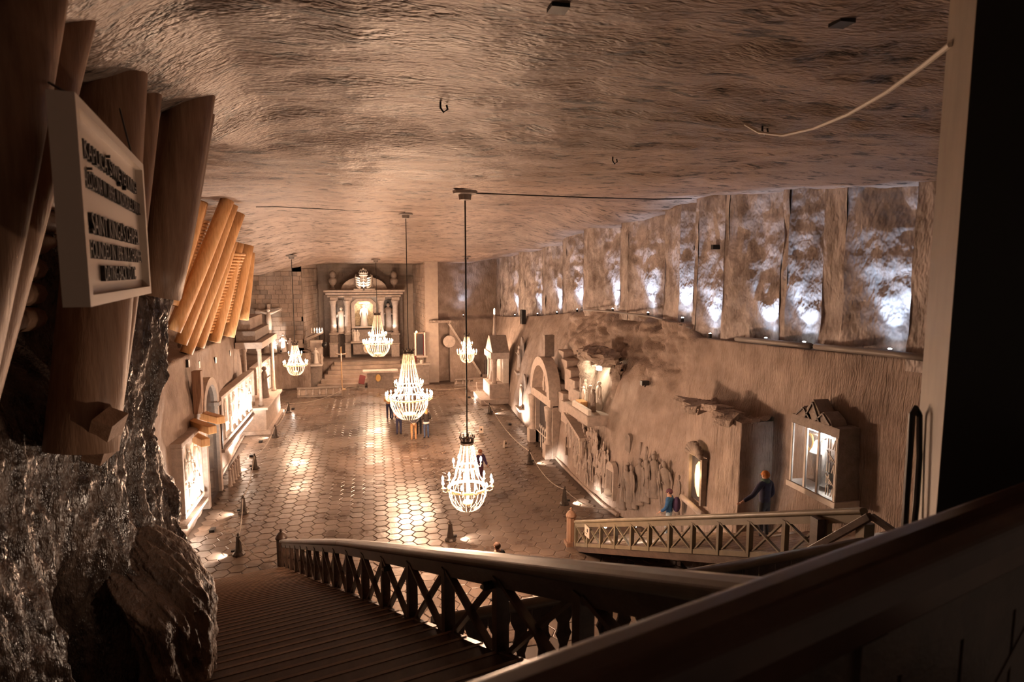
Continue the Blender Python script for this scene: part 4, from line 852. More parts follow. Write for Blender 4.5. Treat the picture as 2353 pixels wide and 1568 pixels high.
def floorlamp(p, aim, watts, label, deg=110, col=WHITE):
    o = tag(MB().box(np.asarray(p)+np.array([-.09, -.14, 0]), np.asarray(p)+np.array([.09, .14, .10])).build('floor_light', 'black', origin=p, bevel=.015), label, 'lamp')
    spot('beam', o, np.asarray(p)+np.array([0, 0, .22]), aim, watts, col, deg+40, .9, .08); return o
a, b = onleft(504, 975), onleft(560, 915); zt_, zb_ = onleft(505, 915)[2], onleft(507, 1020)[2]
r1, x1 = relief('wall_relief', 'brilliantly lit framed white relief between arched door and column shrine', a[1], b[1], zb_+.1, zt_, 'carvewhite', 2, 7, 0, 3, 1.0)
MB().box((x1-.05, a[1]-.55, zb_-.1), (x1+.16, a[1]-.40, zt_)).build('side_board', 'wood', r1)
ym = (a[1]+b[1])/2; floorlamp((x1+.75, ym-1.2, .01), (x1-.2, ym-.6, zb_+1.0), 700, 'floor light below the near end of the framed white relief'); floorlamp((x1+.75, ym+1.4, .01), (x1-.2, ym+1.0, zb_+1.0), 700, 'floor light below the far end of the framed white relief')
a, b = onleft(582, 880), onleft(615, 870); zt_, zb_ = onleft(598, 838)[2], max(.25, onleft(598, 912)[2])
r2, x2 = relief('wall_relief', 'narrow white figure relief in the recess beyond the column shrine', a[1]+.3, b[1], zb_, zt_, 'carvewhite', 2, 6, 0, 11, 1.1)
floorlamp((x2+.8, (a[1]+b[1])/2, .01), (x2-.2, (a[1]+b[1])/2, 1.6), 700, 'floor light below the narrow relief beyond the shrine')
# arched door
a, b = onleft(457, 1000), onleft(485, 1000); y0, y1 = a[1], b[1]; x = float(xl(y0))+.1; yc = (y0+y1)/2; rd = (y1-y0)/2; zsp = onleft(470, 935)[2]
ad = thing('arched_doorway', 'dark arched doorway framed in pale carved stone in the side wall', 'doorway', (x, yc, 0))
MB().prism([(y0-yc+.2, 0), (y1-yc-.2, 0)]+[((rd-.2)*math.cos(q), zsp+(rd-.2)*math.sin(q)) for q in np.linspace(0, math.pi, 13)], (x-.25, yc, 0), EY, UPV, EX*.27).build('door_leaf', 'pane', ad)
for s in (y0, y1-.25): MB().box((x-.2, s, 0), (x+.15, s+.25, zsp)).build('jamb', 'carve', ad, bevel=.02); MB().box((x-.2, s-.06, zsp-.15), (x+.22, s+.31, zsp)).build('impost', 'carve', ad)
MB().arch((x-.2, yc, zsp), EY, UPV, EX*.35, rd-.25, rd+.05).build('arch', 'carve', ad)
for k in range(5): p = np.array([x+.35, y1+.3+.45*k, 0]); MB().lathe([(.12, 0), (.08, .1), (.05, .7), (.08, .75), (.01, .85)], 8, p).build('side_baluster', 'carve', ad)
# projecting beams left of the doorway and lit relief under them
for i, (u, v) in enumerate(((449, 962), (438, 984), (432, 1012))):
    p = onleft(u, v); q = p+np.array([1.0-.15*i, -.5, .0]); tag(MB().beam(p+np.array([-.3, 1.0, 0]), q, .30, .28).build('projecting_beam', 'log', origin=p, bevel=.02), ['squared timber stub above the arched doorway, topmost of three', 'squared timber stub beside the arched doorway, middle of three', 'squared timber stub beside the arched doorway, lowest of three'][i], 'timber')
a, b = onleft(424, 1050), onleft(447, 1040); zt_ = onleft(436, 1000)[2]
r3, x3 = relief('wall_relief', 'bright white relief half hidden behind the near rock', a[1]-.8, b[1]-.1, 1.0, zt_, 'carvewhite', 2, 4, 0, 21, 1.0)
floorlamp((x3+.7, a[1]-.1, .01), (x3-.1, a[1]+.2, 2.0), 500, 'floor light below the relief behind the near rock')
vb = onleft(452, 900); tag(MB().box((vb[0]-.1, vb[1]-.22, zt_+.5), (vb[0]+.22, vb[1]+.1, onleft(452, 850)[2])).build('wall_timber', 'logdark', origin=vb, bevel=.02), 'dark upright timber let into the wall above the arched doorway', 'timber')
# column shrine
s0, s1 = onleft(552, 880), onleft(600, 880); yA, yB = s0[1]+.2, s1[1]-1.0; xs = float(xl(yA)); shr = thing('column_shrine', 'pale stone shrine of slender columns on a block projecting from the side wall', 'shrine', (xs+.5, (yA+yB)/2, 0))
ztop = onleft(560, 770)[2]; zb_ = 1.55
MB().box((xs-.2, yA, 0), (xs+1.25, yB, zb_-.15)).build('block', 'carve', shr, bevel=.03); MB().box((xs-.2, yA-.12, zb_-.15), (xs+1.38, yB+.12, zb_)).build('block_slab', 'carve', shr, bevel=.02); MB().box((xs-.2, yA-.1, 0), (xs+1.45, yB+.15, .22)).build('plinth', 'carve', shr)
for dx, y in ((.2, yA+.35), (.95, yA+.35), (.95, yB-.35), (.2, yB-.35)):
    MB().lathe([(.16, 0), (.16, .12), (.10, .2), (.085, 1.8), (.085, ztop-zb_-.9), (.14, ztop-zb_-.75), (.15, ztop-zb_-.65)], 10, (xs+dx, y, zb_)).build('column', 'carve', shr, smooth=True)
MB().box((xs-.2, yA, ztop-.65), (xs+1.2, yB, ztop-.3)).build('architrave', 'carve', shr); MB().box((xs-.2, yA+.3, ztop-.3), (xs+.8, yB-.4, ztop+.3)).build('attic', 'carvedark', shr); MB().box((xs-.2, yA+.6, ztop+.3), (xs+.5, yB-.8, ztop+1.0)).build('attic', 'wall', shr)
put('shrine_statue', STD, 1, (xs+.75, (yA+yB)/2+.2, zb_), 1.9, 'dark statue standing among the columns of the side shrine', 'statue', math.pi/2)
floorlamp((xs+1.9, yB+.9, .01), (xs+.6, yB-.5, 2.2), 90, 'floor light at the foot of the column shrine')
for (u, v) in ((470, 838), (506, 828), (538, 812), (447, 835)):
    p = onleft(u, v); MB().cb((p[0]-.33, p[1], p[2]), (.3, .22, .28)).build('socket', 'black', wall_left)
sk = [float(xl(y))+.04 for y in np.linspace(26, 49, 24)]
skm = MB().tube([(a_, b_, .06) for a_, b_ in zip(sk, np.linspace(26, 49, 24))], .07, 6).build('trim_1', 'wall'); tag(skm, 'low stone kerb along the foot of the side wall', None, None, 'structure')
# ================================================================ RIGHT WALL
def onright(u, v, off=0.0):
    d = ray(u, v); lo = None
    for t_ in np.linspace(.004, .05, 1800):
        P = _C+d*t_
        if P[0] > xr(P[1], max(0, P[2]))-off: return P
    return _C+d*.03
def wall_dir(y): 
    a = np.array([float(xr0(y+.4)), y+.4, 0])-np.array([float(xr0(y-.4)), y-.4, 0]); a /= np.linalg.norm(a); return a, np.array([-a[1], a[0], 0])   # along (+Y), outward normal (-X)
def rz_of(nrm): return math.atan2(nrm[1], nrm[0])+math.pi/2
# portal with half columns and lunette
a, b = onright(1237, 1030), onright(1278, 1050); y1_, y0_ = a[1], b[1]-.2; x = 8.62; yc = (y0_+y1_)/2; rd = (y1_-y0_)/2; zsp = onright(1255, 905)[2]
po = thing('carved_portal', 'tall carved portal with round columns and lunette in the relief wall', 'doorway', (x, yc, 0)); NX = -EX
MB().box((x-.05, y0_+.3, 0), (x+.4, y1_-.3, zsp)).build('door_leaf', 'pane', po)
for s in (y0_, y1_-.55): MB().box((x-.28, s, 0), (x+.4, s+.55, zsp+.1)).build('pier', 'carve', po, bevel=.02)
for s in (y0_+.3, y1_-.28):
    MB().lathe([(.26, 0), (.26, .75), (.2, .85), (.17, .95), (.165, zsp-.75), (.2, zsp-.7), (.25, zsp-.2), (.27, zsp)], 14, (x-.35, s, 0)).build('column', 'carve', po, smooth=True); MB().box((x-.62, s-.27, 0), (x-.08, s+.27, .72)).build('pedestal', 'carve', po, bevel=.02)
MB().box((x-.4, y0_, zsp), (x+.3, y1_, zsp+.42)).build('lintel', 'carve', po, bevel=.02); MB().arch((x-.45, yc, zsp+.4), EY, UPV, EX*.6, rd-.45, rd, n=16).build('arch', 'carve', po)
MB().prism([((rd-.45)*math.cos(q), (rd-.45)*math.sin(q)) for q in np.linspace(0, math.pi, 15)], (x+.1, yc, zsp+.4), EY, UPV, EX*.2).build('lunette', 'carve', po)
for k in (-1, 0, 1): inst('lunette_figure', ST[k+2], po, (-.05, k*.5, zsp+.42), (0, 0, -math.pi/2), (.8, .5, .8 if k else 1.1))
for k in range(5): 
    p = np.array([x-.25, y0_+.75+k*.36, 0]); MB().tube([p, p+UPV*1.0, p+UPV*1.2+EY*.18, p+UPV*1.0+EY*.36], .03, 5).build('gate_bar', 'carvewhite', po)
MB().beam((x-.25, y0_+.7, .75), (x-.25, y1_-.7, .75), .04, .06).build('gate_rail', 'carvewhite', po)
MB().box((x-.2, yc-.14, zsp+.4+rd), (x+.3, yc+.14, zsp+rd+1.5)).build('finial_shaft', 'carvedark', po)
# carved stepped parapets climbing beside the grotto
for j, (u0, v0, u1, v1) in enumerate(((1305, 800, 1348, 905), (1277, 835, 1318, 930))):
    A_, B_ = onright(u0, v0, .05), onright(u1, v1, .05); cs = thing('carved_steps', ['carved stepped parapet nearer the broken rock', 'carved stepped parapet nearer the portal arch'][j], 'carving', (A_+B_)/2*np.array([1, 1, 0])+UPV*B_[2])
    for k in range(5):
        p = A_+(B_-A_)*(k/4.6); q = A_+(B_-A_)*((k+1)/4.6); MB().box((p[0]-.55+.05*j, q[1], q[2]-.75), (p[0]+.5, p[1]-.02, p[2]-.05)).build('step_block', 'carve', cs, bevel=.03)
# nativity grotto with ledge and warm lamp
gp = onright(1378, 900); G = np.array([gp[0], gp[1], 0]); gz0 = onright(1385, 945)[2]; gr = thing('nativity_grotto', 'rocky lit nativity grotto projecting from the carved wall', 'carving', (G[0], G[1], gz0))
al, nm = wall_dir(G[1])
led = MB().obox(G+UPV*(gz0-.25)+nm*.35, al*1.5, nm*.75, UPV*.22); led.build('ledge', 'carve', gr, bevel=.06)
MB().obox(G+UPV*(gz0-.1)+nm*.95-al*.4, al*1.0, nm*.08, UPV*.30).build('ledge_kerb', 'carvewhite', gr, bevel=.04)
for s, h_, r0 in ((-1.35, 2.0, .26), (1.1, 2.1, .42)):
    rk = MB().lathe([(r0*(.8+.2*k/9), h_*k/9) for k in range(10)], 16, G+al*s-nm*(.25 if s < 0 else -.1)+UPV*gz0); rk.v = [(p[0]+random.gauss(0, .06), p[1]+random.gauss(0, .06), p[2]+random.gauss(0, .03)) for p in rk.v]; rk.build('rock_pier', 'outcrop', gr, smooth=True)
rf = MB().sph(G+nm*.1+UPV*(gz0+2.2), (.8, 1.6, .36), 26, 12); rf.v = [(p[0]+random.gauss(0, .07), p[1]+random.gauss(0, .07), p[2]+random.gauss(0, .05)) for p in rf.v]; rf.build('rock_roof', 'outcrop', gr)
for k, (s, d, h_, ms, lb) in enumerate(((-.7, .55, .95, STD, 'grey kneeling figure at the near side of the nativity'), (-.1, .45, 1.0, ST, 'standing shepherd figure in the nativity grotto'), (.45, .55, .85, STW, 'white figure beside the crib in the nativity'), (.8, .35, 1.1, ST, 'figure at the far side of the nativity grotto'), (-.45, .2, 1.2, STW, 'tall figure at the back of the nativity grotto'))):
    put('nativity_figure', ms, k, G+al*s+nm*d+UPV*(gz0-.03), h_, lb, 'statue', rz_of(nm), 'nativity figures')
cb_ = MB().obox(G+al*.15+nm*.75+UPV*(gz0+.14), al*.28, nm*.16, UPV*.12); tag(cb_.build('crib', 'log', origin=G+al*.15+nm*.75+UPV*gz0), 'small wooden crib in the middle of the nativity', 'crib')
lp = tag(MB().obox(G+nm*.05+UPV*(gz0+1.65), al*.12, nm*.08, UPV*.08).build('grotto_lamp', 'lampwarm', origin=G+UPV*(gz0+1.65)), 'warm lamp under the roof of the nativity grotto', 'lamp'); point('grotto_glow', lp, G+nm*.45+UPV*(gz0+1.35), 24, (1, .80, .56), .1)
# balustraded ledge left of the grotto
bA, bB = onright(1318, 950), onright(1358, 1010); lb_ = thing('carved_balustrade', 'sloping carved balustrade over the crowd relief', 'carving', (bA+bB)/2-UPV*1.0)
MB().beam(bA+NX*.25, bB+NX*.25, .5, .14).build('coping', 'carve', lb_)
for k in range(12):
    p = bA+(bB-bA)*(k+.5)/12+NX*.35; MB().box(p+np.array([-.05, -.055, -.85]), p+np.array([.05, .055, -.05])).build('baluster', 'carve', lb_)
# crowd reliefs
def crowd(label, poly, n, h, seed, ms, sx=.9, dep=.5):
    rg = random.Random(seed); pts = []
    (uA, vA), (uB, vB), hv = poly
    c = onright((uA+uB)/2, (vA+vB)/2); r_ = thing('crowd_relief', label, 'relief', (c[0], c[1], c[2]-1))
    for k in range(n):
        t_ = (k+rg.random())/n; u = uA+(uB-uA)*t_; v = vA+(vB-vA)*t_+rg.uniform(-.5, .5)*hv; P = onright(u, v); al, nm = wall_dir(P[1]); hh = h*rg.uniform(.8, 1.2)
        inst('carved_figure', ms[rg.randrange(6)], r_, P+nm*.05-UPV*hh*.5-np.array(r_.location), (rg.uniform(-.12, .12), rg.uniform(-.1, .1), rz_of(nm)+rg.uniform(-.5, .5)), (hh*sx, hh*dep, hh))
    return r_
crowd('dense crowd of carved figures on the wall below the balustrade', ((1300, 985), (1400, 1082), 75), 46, 1.0, 4, ST)
crowd('row of small carved figures descending along the curved wall', ((1325, 1065), (1385, 1110), 22), 13, .62, 6, ST)
crowd('procession of tall carved figures beside the shell window', ((1433, 1120), (1500, 1095), 26), 12, 1.55, 8, STD, .8, .55)
crowd('carved figures with staffs next to the shell window buttress', ((1505, 1085), (1562, 1135), 45), 9, 1.5, 9, STD, .8, .55)
P = onright(1405, 1128); nw = thing('shell_niche', 'small shell headed niche with basin at the wall corner', 'niche', P-UPV*.3); al, nm = wall_dir(P[1])
MB().prism([(-.3, -.3), (.3, -.3), (.3, .85)]+[(.3*math.cos(q), .85+.3*math.sin(q)) for q in np.linspace(0, math.pi, 9)][1:], P-nm*.1, al, UPV, nm*.2).build('surround', 'carve', nw); MB().sph(P+nm*.12-UPV*.05, (.18, .2, .16), 10, 6).build('basin', 'carvewhite', nw, smooth=True)
MB().prism([(-.2, .0), (.2, .0), (.2, .8), (-.2, .8)], P+nm*.08, al, UPV, nm*.04).build('recess', 'carvedark', nw)
# blind window and slots carved in the corner wall
for (u0, v0, u1, v1, nme) in ((1437, 1005, 1449, 1044, 'blind_window'), (1470, 1018, 1473, 1050, 'slot'), (1484, 1028, 1487, 1060, 'slot')):
    p = onright((u0+u1)/2, (v0+v1)/2); w2 = abs(onright(u0, v0)[1]-onright(u1, v0)[1])/2; h2 = (onright(u0, v0)[2]-onright(u0, v1)[2])/2; al, nm = wall_dir(p[1])
    MB().prism([(-w2, -h2), (w2, -h2), (w2, h2)]+[(w2*math.cos(q), h2+w2*math.sin(q)) for q in np.linspace(0, math.pi, 7)][1:], p-nm*.1, al, UPV, nm*.13).build(nme, 'carvedark', wall_right)
# buttress with warm glazed niche
bl_, br_ = onright(1572, 1150), onright(1700, 1150); X0 = 9.25; yb1 = atx(1568, 1100, X0)[1]; yb0 = atx(1692, 1100, X0)[1]; zt_ = atx(1640, 950, X0)[2]
gy, gz = np.meshgrid(np.linspace(0, 1, 130), np.linspace(0, 1, 110), indexing='ij')
ll = 2.4+(yb1-yb0); s_ = gy*ll; yq = np.where(s_ < 1.5, yb0, np.where(s_ < 1.5+(yb1-yb0), yb0+(s_-1.5), yb1)); xq = np.where(s_ < 1.5, X0+1.5-s_, np.where(s_ < 1.5+(yb1-yb0), X0, X0+(s_-1.5-(yb1-yb0))))
zq = gz*zt_; nz_ = .05*fbm(s_*1.2, zq*.7, 3., 4)+.014*ridge(s_*7, zq*.9, 1., 2)
bt = MB().surf(np.stack([xq+nz_+.12*gz, yq+nz_*.6, zq], -1), flip=False)
tp = np.stack([X0+.12+1.5*gy, yb0+(yb1-yb0)*gz, zt_-.06+.22*fbm(gy*4, gz*4, 2., 4)*(.3+gy)], -1); bt.surf(tp)
but = thing('rock_buttress', 'squared rock buttress with a glowing shell window beside the olive railing', 'rock', (X0+.6, (yb0+yb1)/2, 0)); bt.build('rock_face', 'wall', but, smooth=True)
for k in range(10):
    p = (X0+random.uniform(-.08, .5), random.uniform(yb0, yb1), zt_+random.uniform(-.1, .12)); MB().obox(p, (random.uniform(.12, .3), random.uniform(-.1, .1), random.uniform(-.05, .1)), (-.08, random.uniform(.12, .3), random.uniform(-.06, .06)), (.03, .02, random.uniform(.05, .12))).build('top_ledge_rock', 'outcrop', but)
wc = atx(1604, 1085, X0); hw = .36; zA, zB = atx(1604, 1150, X0)[2], atx(1604, 1050, X0)[2]
wn = thing('shell_window', 'glowing arched window under a carved shell on the buttress', 'window', (X0, wc[1], zA))
flm = mat('amber_glow', (1, .8, .5), .4, emit=(1.0, .54, .19), es=1.1)
MB().box((X0-.03, wc[1]-hw+.06, zA), (X0+.06, wc[1]+hw-.06, zB)).build('pane', 'pane', wn); MB().lathe([(.05, 0), (.17, .25), (.2, .6), (.16, .9), (.03, 1.05)], 12, (X0-.04, wc[1]-.12, zA+.15), .35, 1).build('glowing_salt_figure', flm, wn, smooth=True)
for s in (-1, 1): MB().box((X0-.12, wc[1]+s*hw-.05, zA-.05), (X0+.05, wc[1]+s*hw+.05, zB+.05)).build('jamb', 'carvedark', wn)
for k in range(9): q = math.pi*(k+.5)/9; MB().tube([(X0-.1, wc[1], zB+.05), (X0-.16, wc[1]+.42*math.cos(q), zB+.05+.42*math.sin(q))], [.03, .085], 7).build('shell_rib', 'carvedark', wn, smooth=True)
MB().tube([(X0-.18, wc[1]-.6, zA-.22), (X0-.18, wc[1]+.6, zA-.1)], .085, 10).build('sill_roll', 'carve', wn, smooth=True); point('window_glow', wn, (X0-.25, wc[1]-.1, zA+.8), 8, (1, .62, .3), .05)
# display case
dA, dB = onright(1850, 1040), onright(1975, 1060); yF, yN = dA[1]-.05, dB[1]+.02; xw = min(dA[0], dB[0])+.10; yc = (yF+yN)/2; z0, z1 = onright(1912, 1118)[2]-.1, onright(1912, 985)[2]
dc = thing('display_case', 'glazed display case with a draped bell and carved frame on the chiselled wall', 'display case', (xw, yc, z0))
dp = .55; MB().box((xw-.05, yN, z0), (xw+.1, yF, z1)).build('back', 'carvedark', dc); MB().box((xw-dp-.05, yN-.06, z0-.14), (xw+.1, yF+.06, z0)).build('sill', 'carvewhite', dc, bevel=.01); MB().box((xw-dp, yN-.03, z1), (xw+.1, yF+.03, z1+.22)).build('lintel', 'carvedark', dc, bevel=.01)
for (xa, ya) in ((xw-dp+.02, yN+.03), (xw-dp+.02, yF-.03), (xw-dp+.02, yc+.25), (xw-dp+.02, yc-.18)): MB().box((xa-.03, ya-.03, z0), (xa+.03, ya+.03, z1)).build('mullion', 'carvewhite', dc)
MB().box((xw-dp, yN+.02, z0), (xw-dp+.012, yF-.02, z1)).build('glass_front', 'glass', dc)
MB().box((xw-dp, yN-.02, z0), (xw+.05, yN+.03, z1)).build('side_panel', 'carvedark', dc)
for k in range(5):
    zz0 = z0+.06+k*(z1-z0-.1)/5; hh = (z1-z0-.1)/5
    for j in range(4): MB().beam((xw-dp-.01, yN+.06+.07*j, zz0+.02), (xw-dp-.01, yN+.30 if k % 2 else yN+.06, zz0+hh*.9) if j < 2 else (xw-dp-.01, yN+.06+.07*j, zz0+hh*.9), .02, .018, up=EX).build('fret_bar', 'carvewhite', dc)
for j, (s, h_) in enumerate(((-.30, .28), (.05, .5), (.36, .28))): MB().prism([(-.3, 0), (.3, 0), (.22, h_*.5), (0, h_), (-.22, h_*.5)], (xw-dp-.02, yc+s, z1+.22), EY, UPV, (.4, 0, 0)).build('gable', 'carvedark', dc, bevel=.015); 
for j, (s, h_) in enumerate(((-.30, .28), (.05, .5), (.36, .28))):
    for r in (-1, 1): MB().beam((xw-dp-.04, yc+s+r*.24, z1+.24), (xw-dp-.04, yc+s, z1+.2+h_*.9), .03, .03, up=EX).build('gable_rib', 'wood', dc)
bl2 = np.array([xw-.28, yc+.16, z0]); vst = thing('bell', 'white bell hanging inside the display case', 'bell', bl2+UPV*(z1-z0)*.55); zb2 = bl2[2]+(z1-z0)*.58
MB().lathe([(.19, 0), (.17, .03), (.12, .12), (.09, .24), (.05, .3), (.02, .31)], 14, (bl2[0], bl2[1], zb2)).build('bell_body', 'carvewhite', vst, smooth=True); MB().tube([(bl2[0], bl2[1]-.25, zb2+.4), (bl2[0], bl2[1]+.25, zb2+.42)], .025, 6).build('yoke', 'wood', vst)
rb = np.array([xw-.25, yc-.05, z0+.1]); tag(MB().lathe([(.12, 0), (.15, .1), (.11, .6), (.07, 1.1), (.03, (z1-z0)*.8)], 12, rb, .6, 1).build('draped_cloth', 'carvewhite', smooth=True, origin=rb), 'white cloth hanging below the bell in the display case', 'cloth')
rs = np.array([xw-.3, yc+.42, z0]); tag(ringmesh(.11, .018, 0, 20, .03).build('gilt_ring', 'gold', world=False), 'oval gilt ring at the far side inside the display case', 'ornament'); bpy.data.objects['gilt_ring'].rotation_euler = (0, math.pi/2, 0); bpy.data.objects['gilt_ring'].location = tuple(rs+UPV*(z1-z0)*.72); bpy.data.objects['gilt_ring'].scale = (1.7, 1, 1)
lpd = tag(MB().box((xw-.45, yc-.35, z1-.06), (xw-.35, yc+.35, z1-.02)).build('case_lamp', 'lampwhite', origin=(xw-.4, yc, z1-.04)), 'strip lamp under the lintel of the display case', 'lamp'); spot('case_light', lpd, (xw-.38, yc+.1, z1-.1), (xw-.22, yc+.05, z0), 26, (1, .93, .86), 150, .8, .1)
# shrine with pinnacle on the far right wall, lit statues
pa, pb = onright(1160, 900), onright(1182, 905); pn = thing('pinnacle_shrine', 'slender pinnacled shrine on a stepped block by the far wall', 'shrine', (pa[0]-.7, pa[1], 0)); yP = pa[1]-1.0; xp = 8.55
MB().box((xp-.8, yP-1.3, 0), (xp+.6, yP+1.3, 1.35)).build('block', 'carve', pn, bevel=.03); MB().box((xp-1.5, yP-1.7, 0), (xp+.6, yP+1.7, .35)).build('step', 'carve', pn, bevel=.03); ztp = onright(1170, 790)[2]
for dy in (-1.0, 1.0): MB().lathe([(.2, 0), (.14, .15), (.12, 1.2), (.12, ztp-2.3), (.2, ztp-2.1), (.22, ztp-1.95)], 10, (xp-.4, yP+dy, 1.35)).build('column', 'carve', pn, smooth=True)
MB().box((xp-.7, yP-1.3, ztp-.62), (xp+.6, yP+1.3, ztp-.2)).build('architrave', 'carve', pn); MB().prism([(-1.3, 0), (1.3, 0), (.2, 1.1), (-.2, 1.1)], (xp-.6, yP, ztp-.2), EY, UPV, (1.2, 0, 0)).build('gable', 'carvedark', pn)
MB().lathe([(.16, 0), (.13, .2), (.07, 1.2), (.09, 1.25), (.01, 1.7)], 8, (xp-.2, yP, ztp+.8)).build('pinnacle', 'carve', pn); MB().box((xp+.2, yP-1.1, 1.35), (xp+.6, yP+1.1, ztp-.6)).build('back_panel', 'carvewhite', pn)
put('shrine_statue', ST, 2, (xp-.35, yP, 1.33), 1.9, 'carved statue standing in the pinnacled shrine', 'statue', -math.pi/2)
floorlamp((xp-1.9, yP+.9, .01), (xp+.1, yP+.3, 2.0), 220, 'floor light in front of the pinnacled shrine')
cdl = onright(1167, 712); tag(MB().lathe([(.05, 0), (.05, .35), (.04, .36), (.005, .42)], 8, (xp-.2, yP, ztp+2.4)).build('candle_lamp', 'lampwarm', origin=(xp-.2, yP, ztp+2.4)), 'small glowing candle lamp on the shrine pinnacle', 'lamp')
for i, (u, v, h_, k) in enumerate(((1200, 820, 1.7, 1), (1205, 905, 1.5, 4))):
    P = onright(u, v); al, nm = wall_dir(P[1]); nf = thing('figure_niche', ['upper round headed figure niche between shrine and portal', 'lower lit figure niche between shrine and portal'][i], 'niche', P-UPV*h_/2)
    MB().prism([(-.55, -h_*.6), (.55, -h_*.6), (.55, h_*.45)]+[(.55*math.cos(q), h_*.45+.55*math.sin(q)) for q in np.linspace(0, math.pi, 9)][1:], P-nm*.05, al, UPV, nm*.1).build('niche_panel', 'carvedark', nf); MB().obox(P+nm*.2-UPV*h_*.62, al*.7, nm*.25, UPV*.07).build('shelf', 'carve', nf)
    inst('figure', ST[k], nf, tuple(P+nm*.2-UPV*h_*.55-np.array(nf.location)), (0, 0, rz_of(nm)), (h_, h_*.7, h_))
P = onright(1205, 960); floorlamp((P[0]-.9, P[1], .01), (P[0]+.2, P[1], 2.2), 300, 'floor light below the figure niches beside the portal')
# ledge lamps, conduit
for k, u in enumerate(lampx):
    vb = [728, 728, 726, 722, 716, 712, 705, 722, 733, 778, 795, 811, 822][k]; j = max(i for i in range(len(piers)) if True and piers[i][0] <= u+40) if k else 0
    if k == 0: p = aty(u-2, vb, 51.6)
    elif k == 7: p = atx(u, vb, XF+.18); p[2] = float(zr(p[1]))+.02
    else:
        i_ = {1: 1, 2: 2, 3: 3, 4: 4, 5: 5, 6: 6, 8: 8, 9: 9, 10: 10, 11: 11, 12: 12}[k]; yf = ny[i_][0]; gp_ = ny[i_-1][1]-yf; dep = depth_of(gp_); dl = min(gp_*.85, dep/(XF/yf+dep/gp_)+.14); p = np.array([XF+dep*(1-dl/gp_)-.26, yf+dl, 0]); p[2] = float(zr(p[1]))+.02
    lo_ = thing('ledge_uplight', 'blue-white uplight on the ledge, number %s along from the far corner' % ['one', 'two', 'three', 'four', 'five', 'six', 'seven', 'eight', 'nine', 'ten', 'eleven', 'twelve', 'thirteen'][k], 'lamp', p, 'uplights along the rock ledge')
    MB().lathe([(.05, 0), (.06, .02), (.055, .13), (.045, .14)], 8, p).build('housing', 'black', lo_); MB().lathe([(.038, .135), (.042, .15), (.03, .16)], 8, p).build('lens', 'lampwhite', lo_)
    sc_ = np.interp(p[1], [8, 50], [1.0, 1.6]); spot('uplight', lo_, p+UPV*.2, p+np.array([.10, .20, 2.4]), 9*sc_, COOL, 140, .9, .03); spot('uplight', lo_, p+UPV*.2-EX*.06, p+np.array([.36, .30, 2.4]), 135*sc_, COOL, 62, .9, .03)
def conduit(pts, label, r):
    P = []
    for u, v in pts: q = atx(u, v, 10.42); P.append((10.45, q[1], float(zr(q[1]))+r+.02))
    tag(MB().tube(P, r, 8).build('conduit', 'pipe', origin=P[0], smooth=True), label, 'pipe')
conduit([(1690, 780), (1750, 788), (1810, 800), (1860, 812)], 'grey conduit along the ledge under the widest lit panels', .075); conduit([(1870, 814), (1940, 818), (2050, 824), (2160, 832)], 'grey conduit along the ledge near the pale post', .075)
conduit([(1340, 712), (1400, 712), (1450, 725), (1500, 728), (1585, 738)], 'thin dark conduit along the ledge over the broken rock', .04)
P = onright(1490, 880); cam_ = thing('wall_floodlight', 'small dark floodlight fixed to the wall above the procession relief', 'lamp', P); MB().obox(P+np.array([-.15, 0, 0]), (.14, 0, 0), (0, .09, 0), (0, 0, .08)).build('housing', 'black', cam_); MB().tube([P, P+np.array([-.15, 0, -.15])], .02, 5).build('bracket', 'black', cam_)
P = onright(1208, 735); spk = tag(MB().cb(P+np.array([-.2, 0, .2]), (.3, .5, 1.0)).build('loudspeaker', 'black', origin=P, bevel=.03), 'dark loudspeaker on the wall shelf behind the shrine pinnacle', 'loudspeaker')
ks = MB().tube([(float(xr0(y))-.05, y, .07) for y in np.linspace(20.8, 30, 20)], .08, 6).build('trim_2', 'wall'); tag(ks, 'low kerb along the curved foot of the relief wall', None, None, 'structure')
# ================================================================ BOLLARDS, ROPES, SMALL SIGNS
def bollard(p, side, label, h=.74):
    b_ = thing('rope_bollard', label, 'bollard', p, 'rope bollards with floor lights')
    MB().lathe([(.20, 0), (.20, .05), (.15, .10), (.12, .12)], 10, p).build('base', 'iron', b_); MB().lathe([(.115, .12), (.065, h*.78), (.075, h*.80), (.075, h*.84), (.03, h*.87)], 8, p).build('shaft', 'iron', b_); MB().lathe([(.02, h*.87), (.045, h*.92), (.03, h*.97), (.004, h)], 8, p).build('finial', 'iron', b_, smooth=True)
    q = np.asarray(p)+np.array([side*.17, 0, .16]); MB().obox(q, (.05, 0, 0), (0, .05, 0), (0, 0, .03)).build('lamp_housing', 'black', b_)
    spot('floor_pool', b_, q+np.array([side*.07, 0, .02]), q+np.array([side*.85, -.05, -.17]), 75, WHITE, 95, .8, .03); return b_
BLt = [atz(549, 1276), atz(560, 1181), atz(586, 1078), atz(633, 1006), atz(663, 949)]; BRt = [atz(1125, 952), atz(1217, 1067), atz(1297, 1160)]
for p, lb in zip(BLt, ['nearest dark bollard beside the foot of the front stair', 'second dark bollard along the arched door wall', 'third dark bollard along the arched door wall', 'dark bollard level with the framed white relief', 'farthest dark bollard near the crucifix corner']): bollard(p, -1, lb)
for p, lb in zip(BRt, ['farthest dark bollard before the pinnacled shrine', 'dark bollard in front of the carved portal', 'dark bollard beside the crowd relief near the olive railing']): bollard(p, 1, lb)
p = atz(1035, 1243); bollard(p, 1, 'dark bollard just beyond the long front handrail', .7)
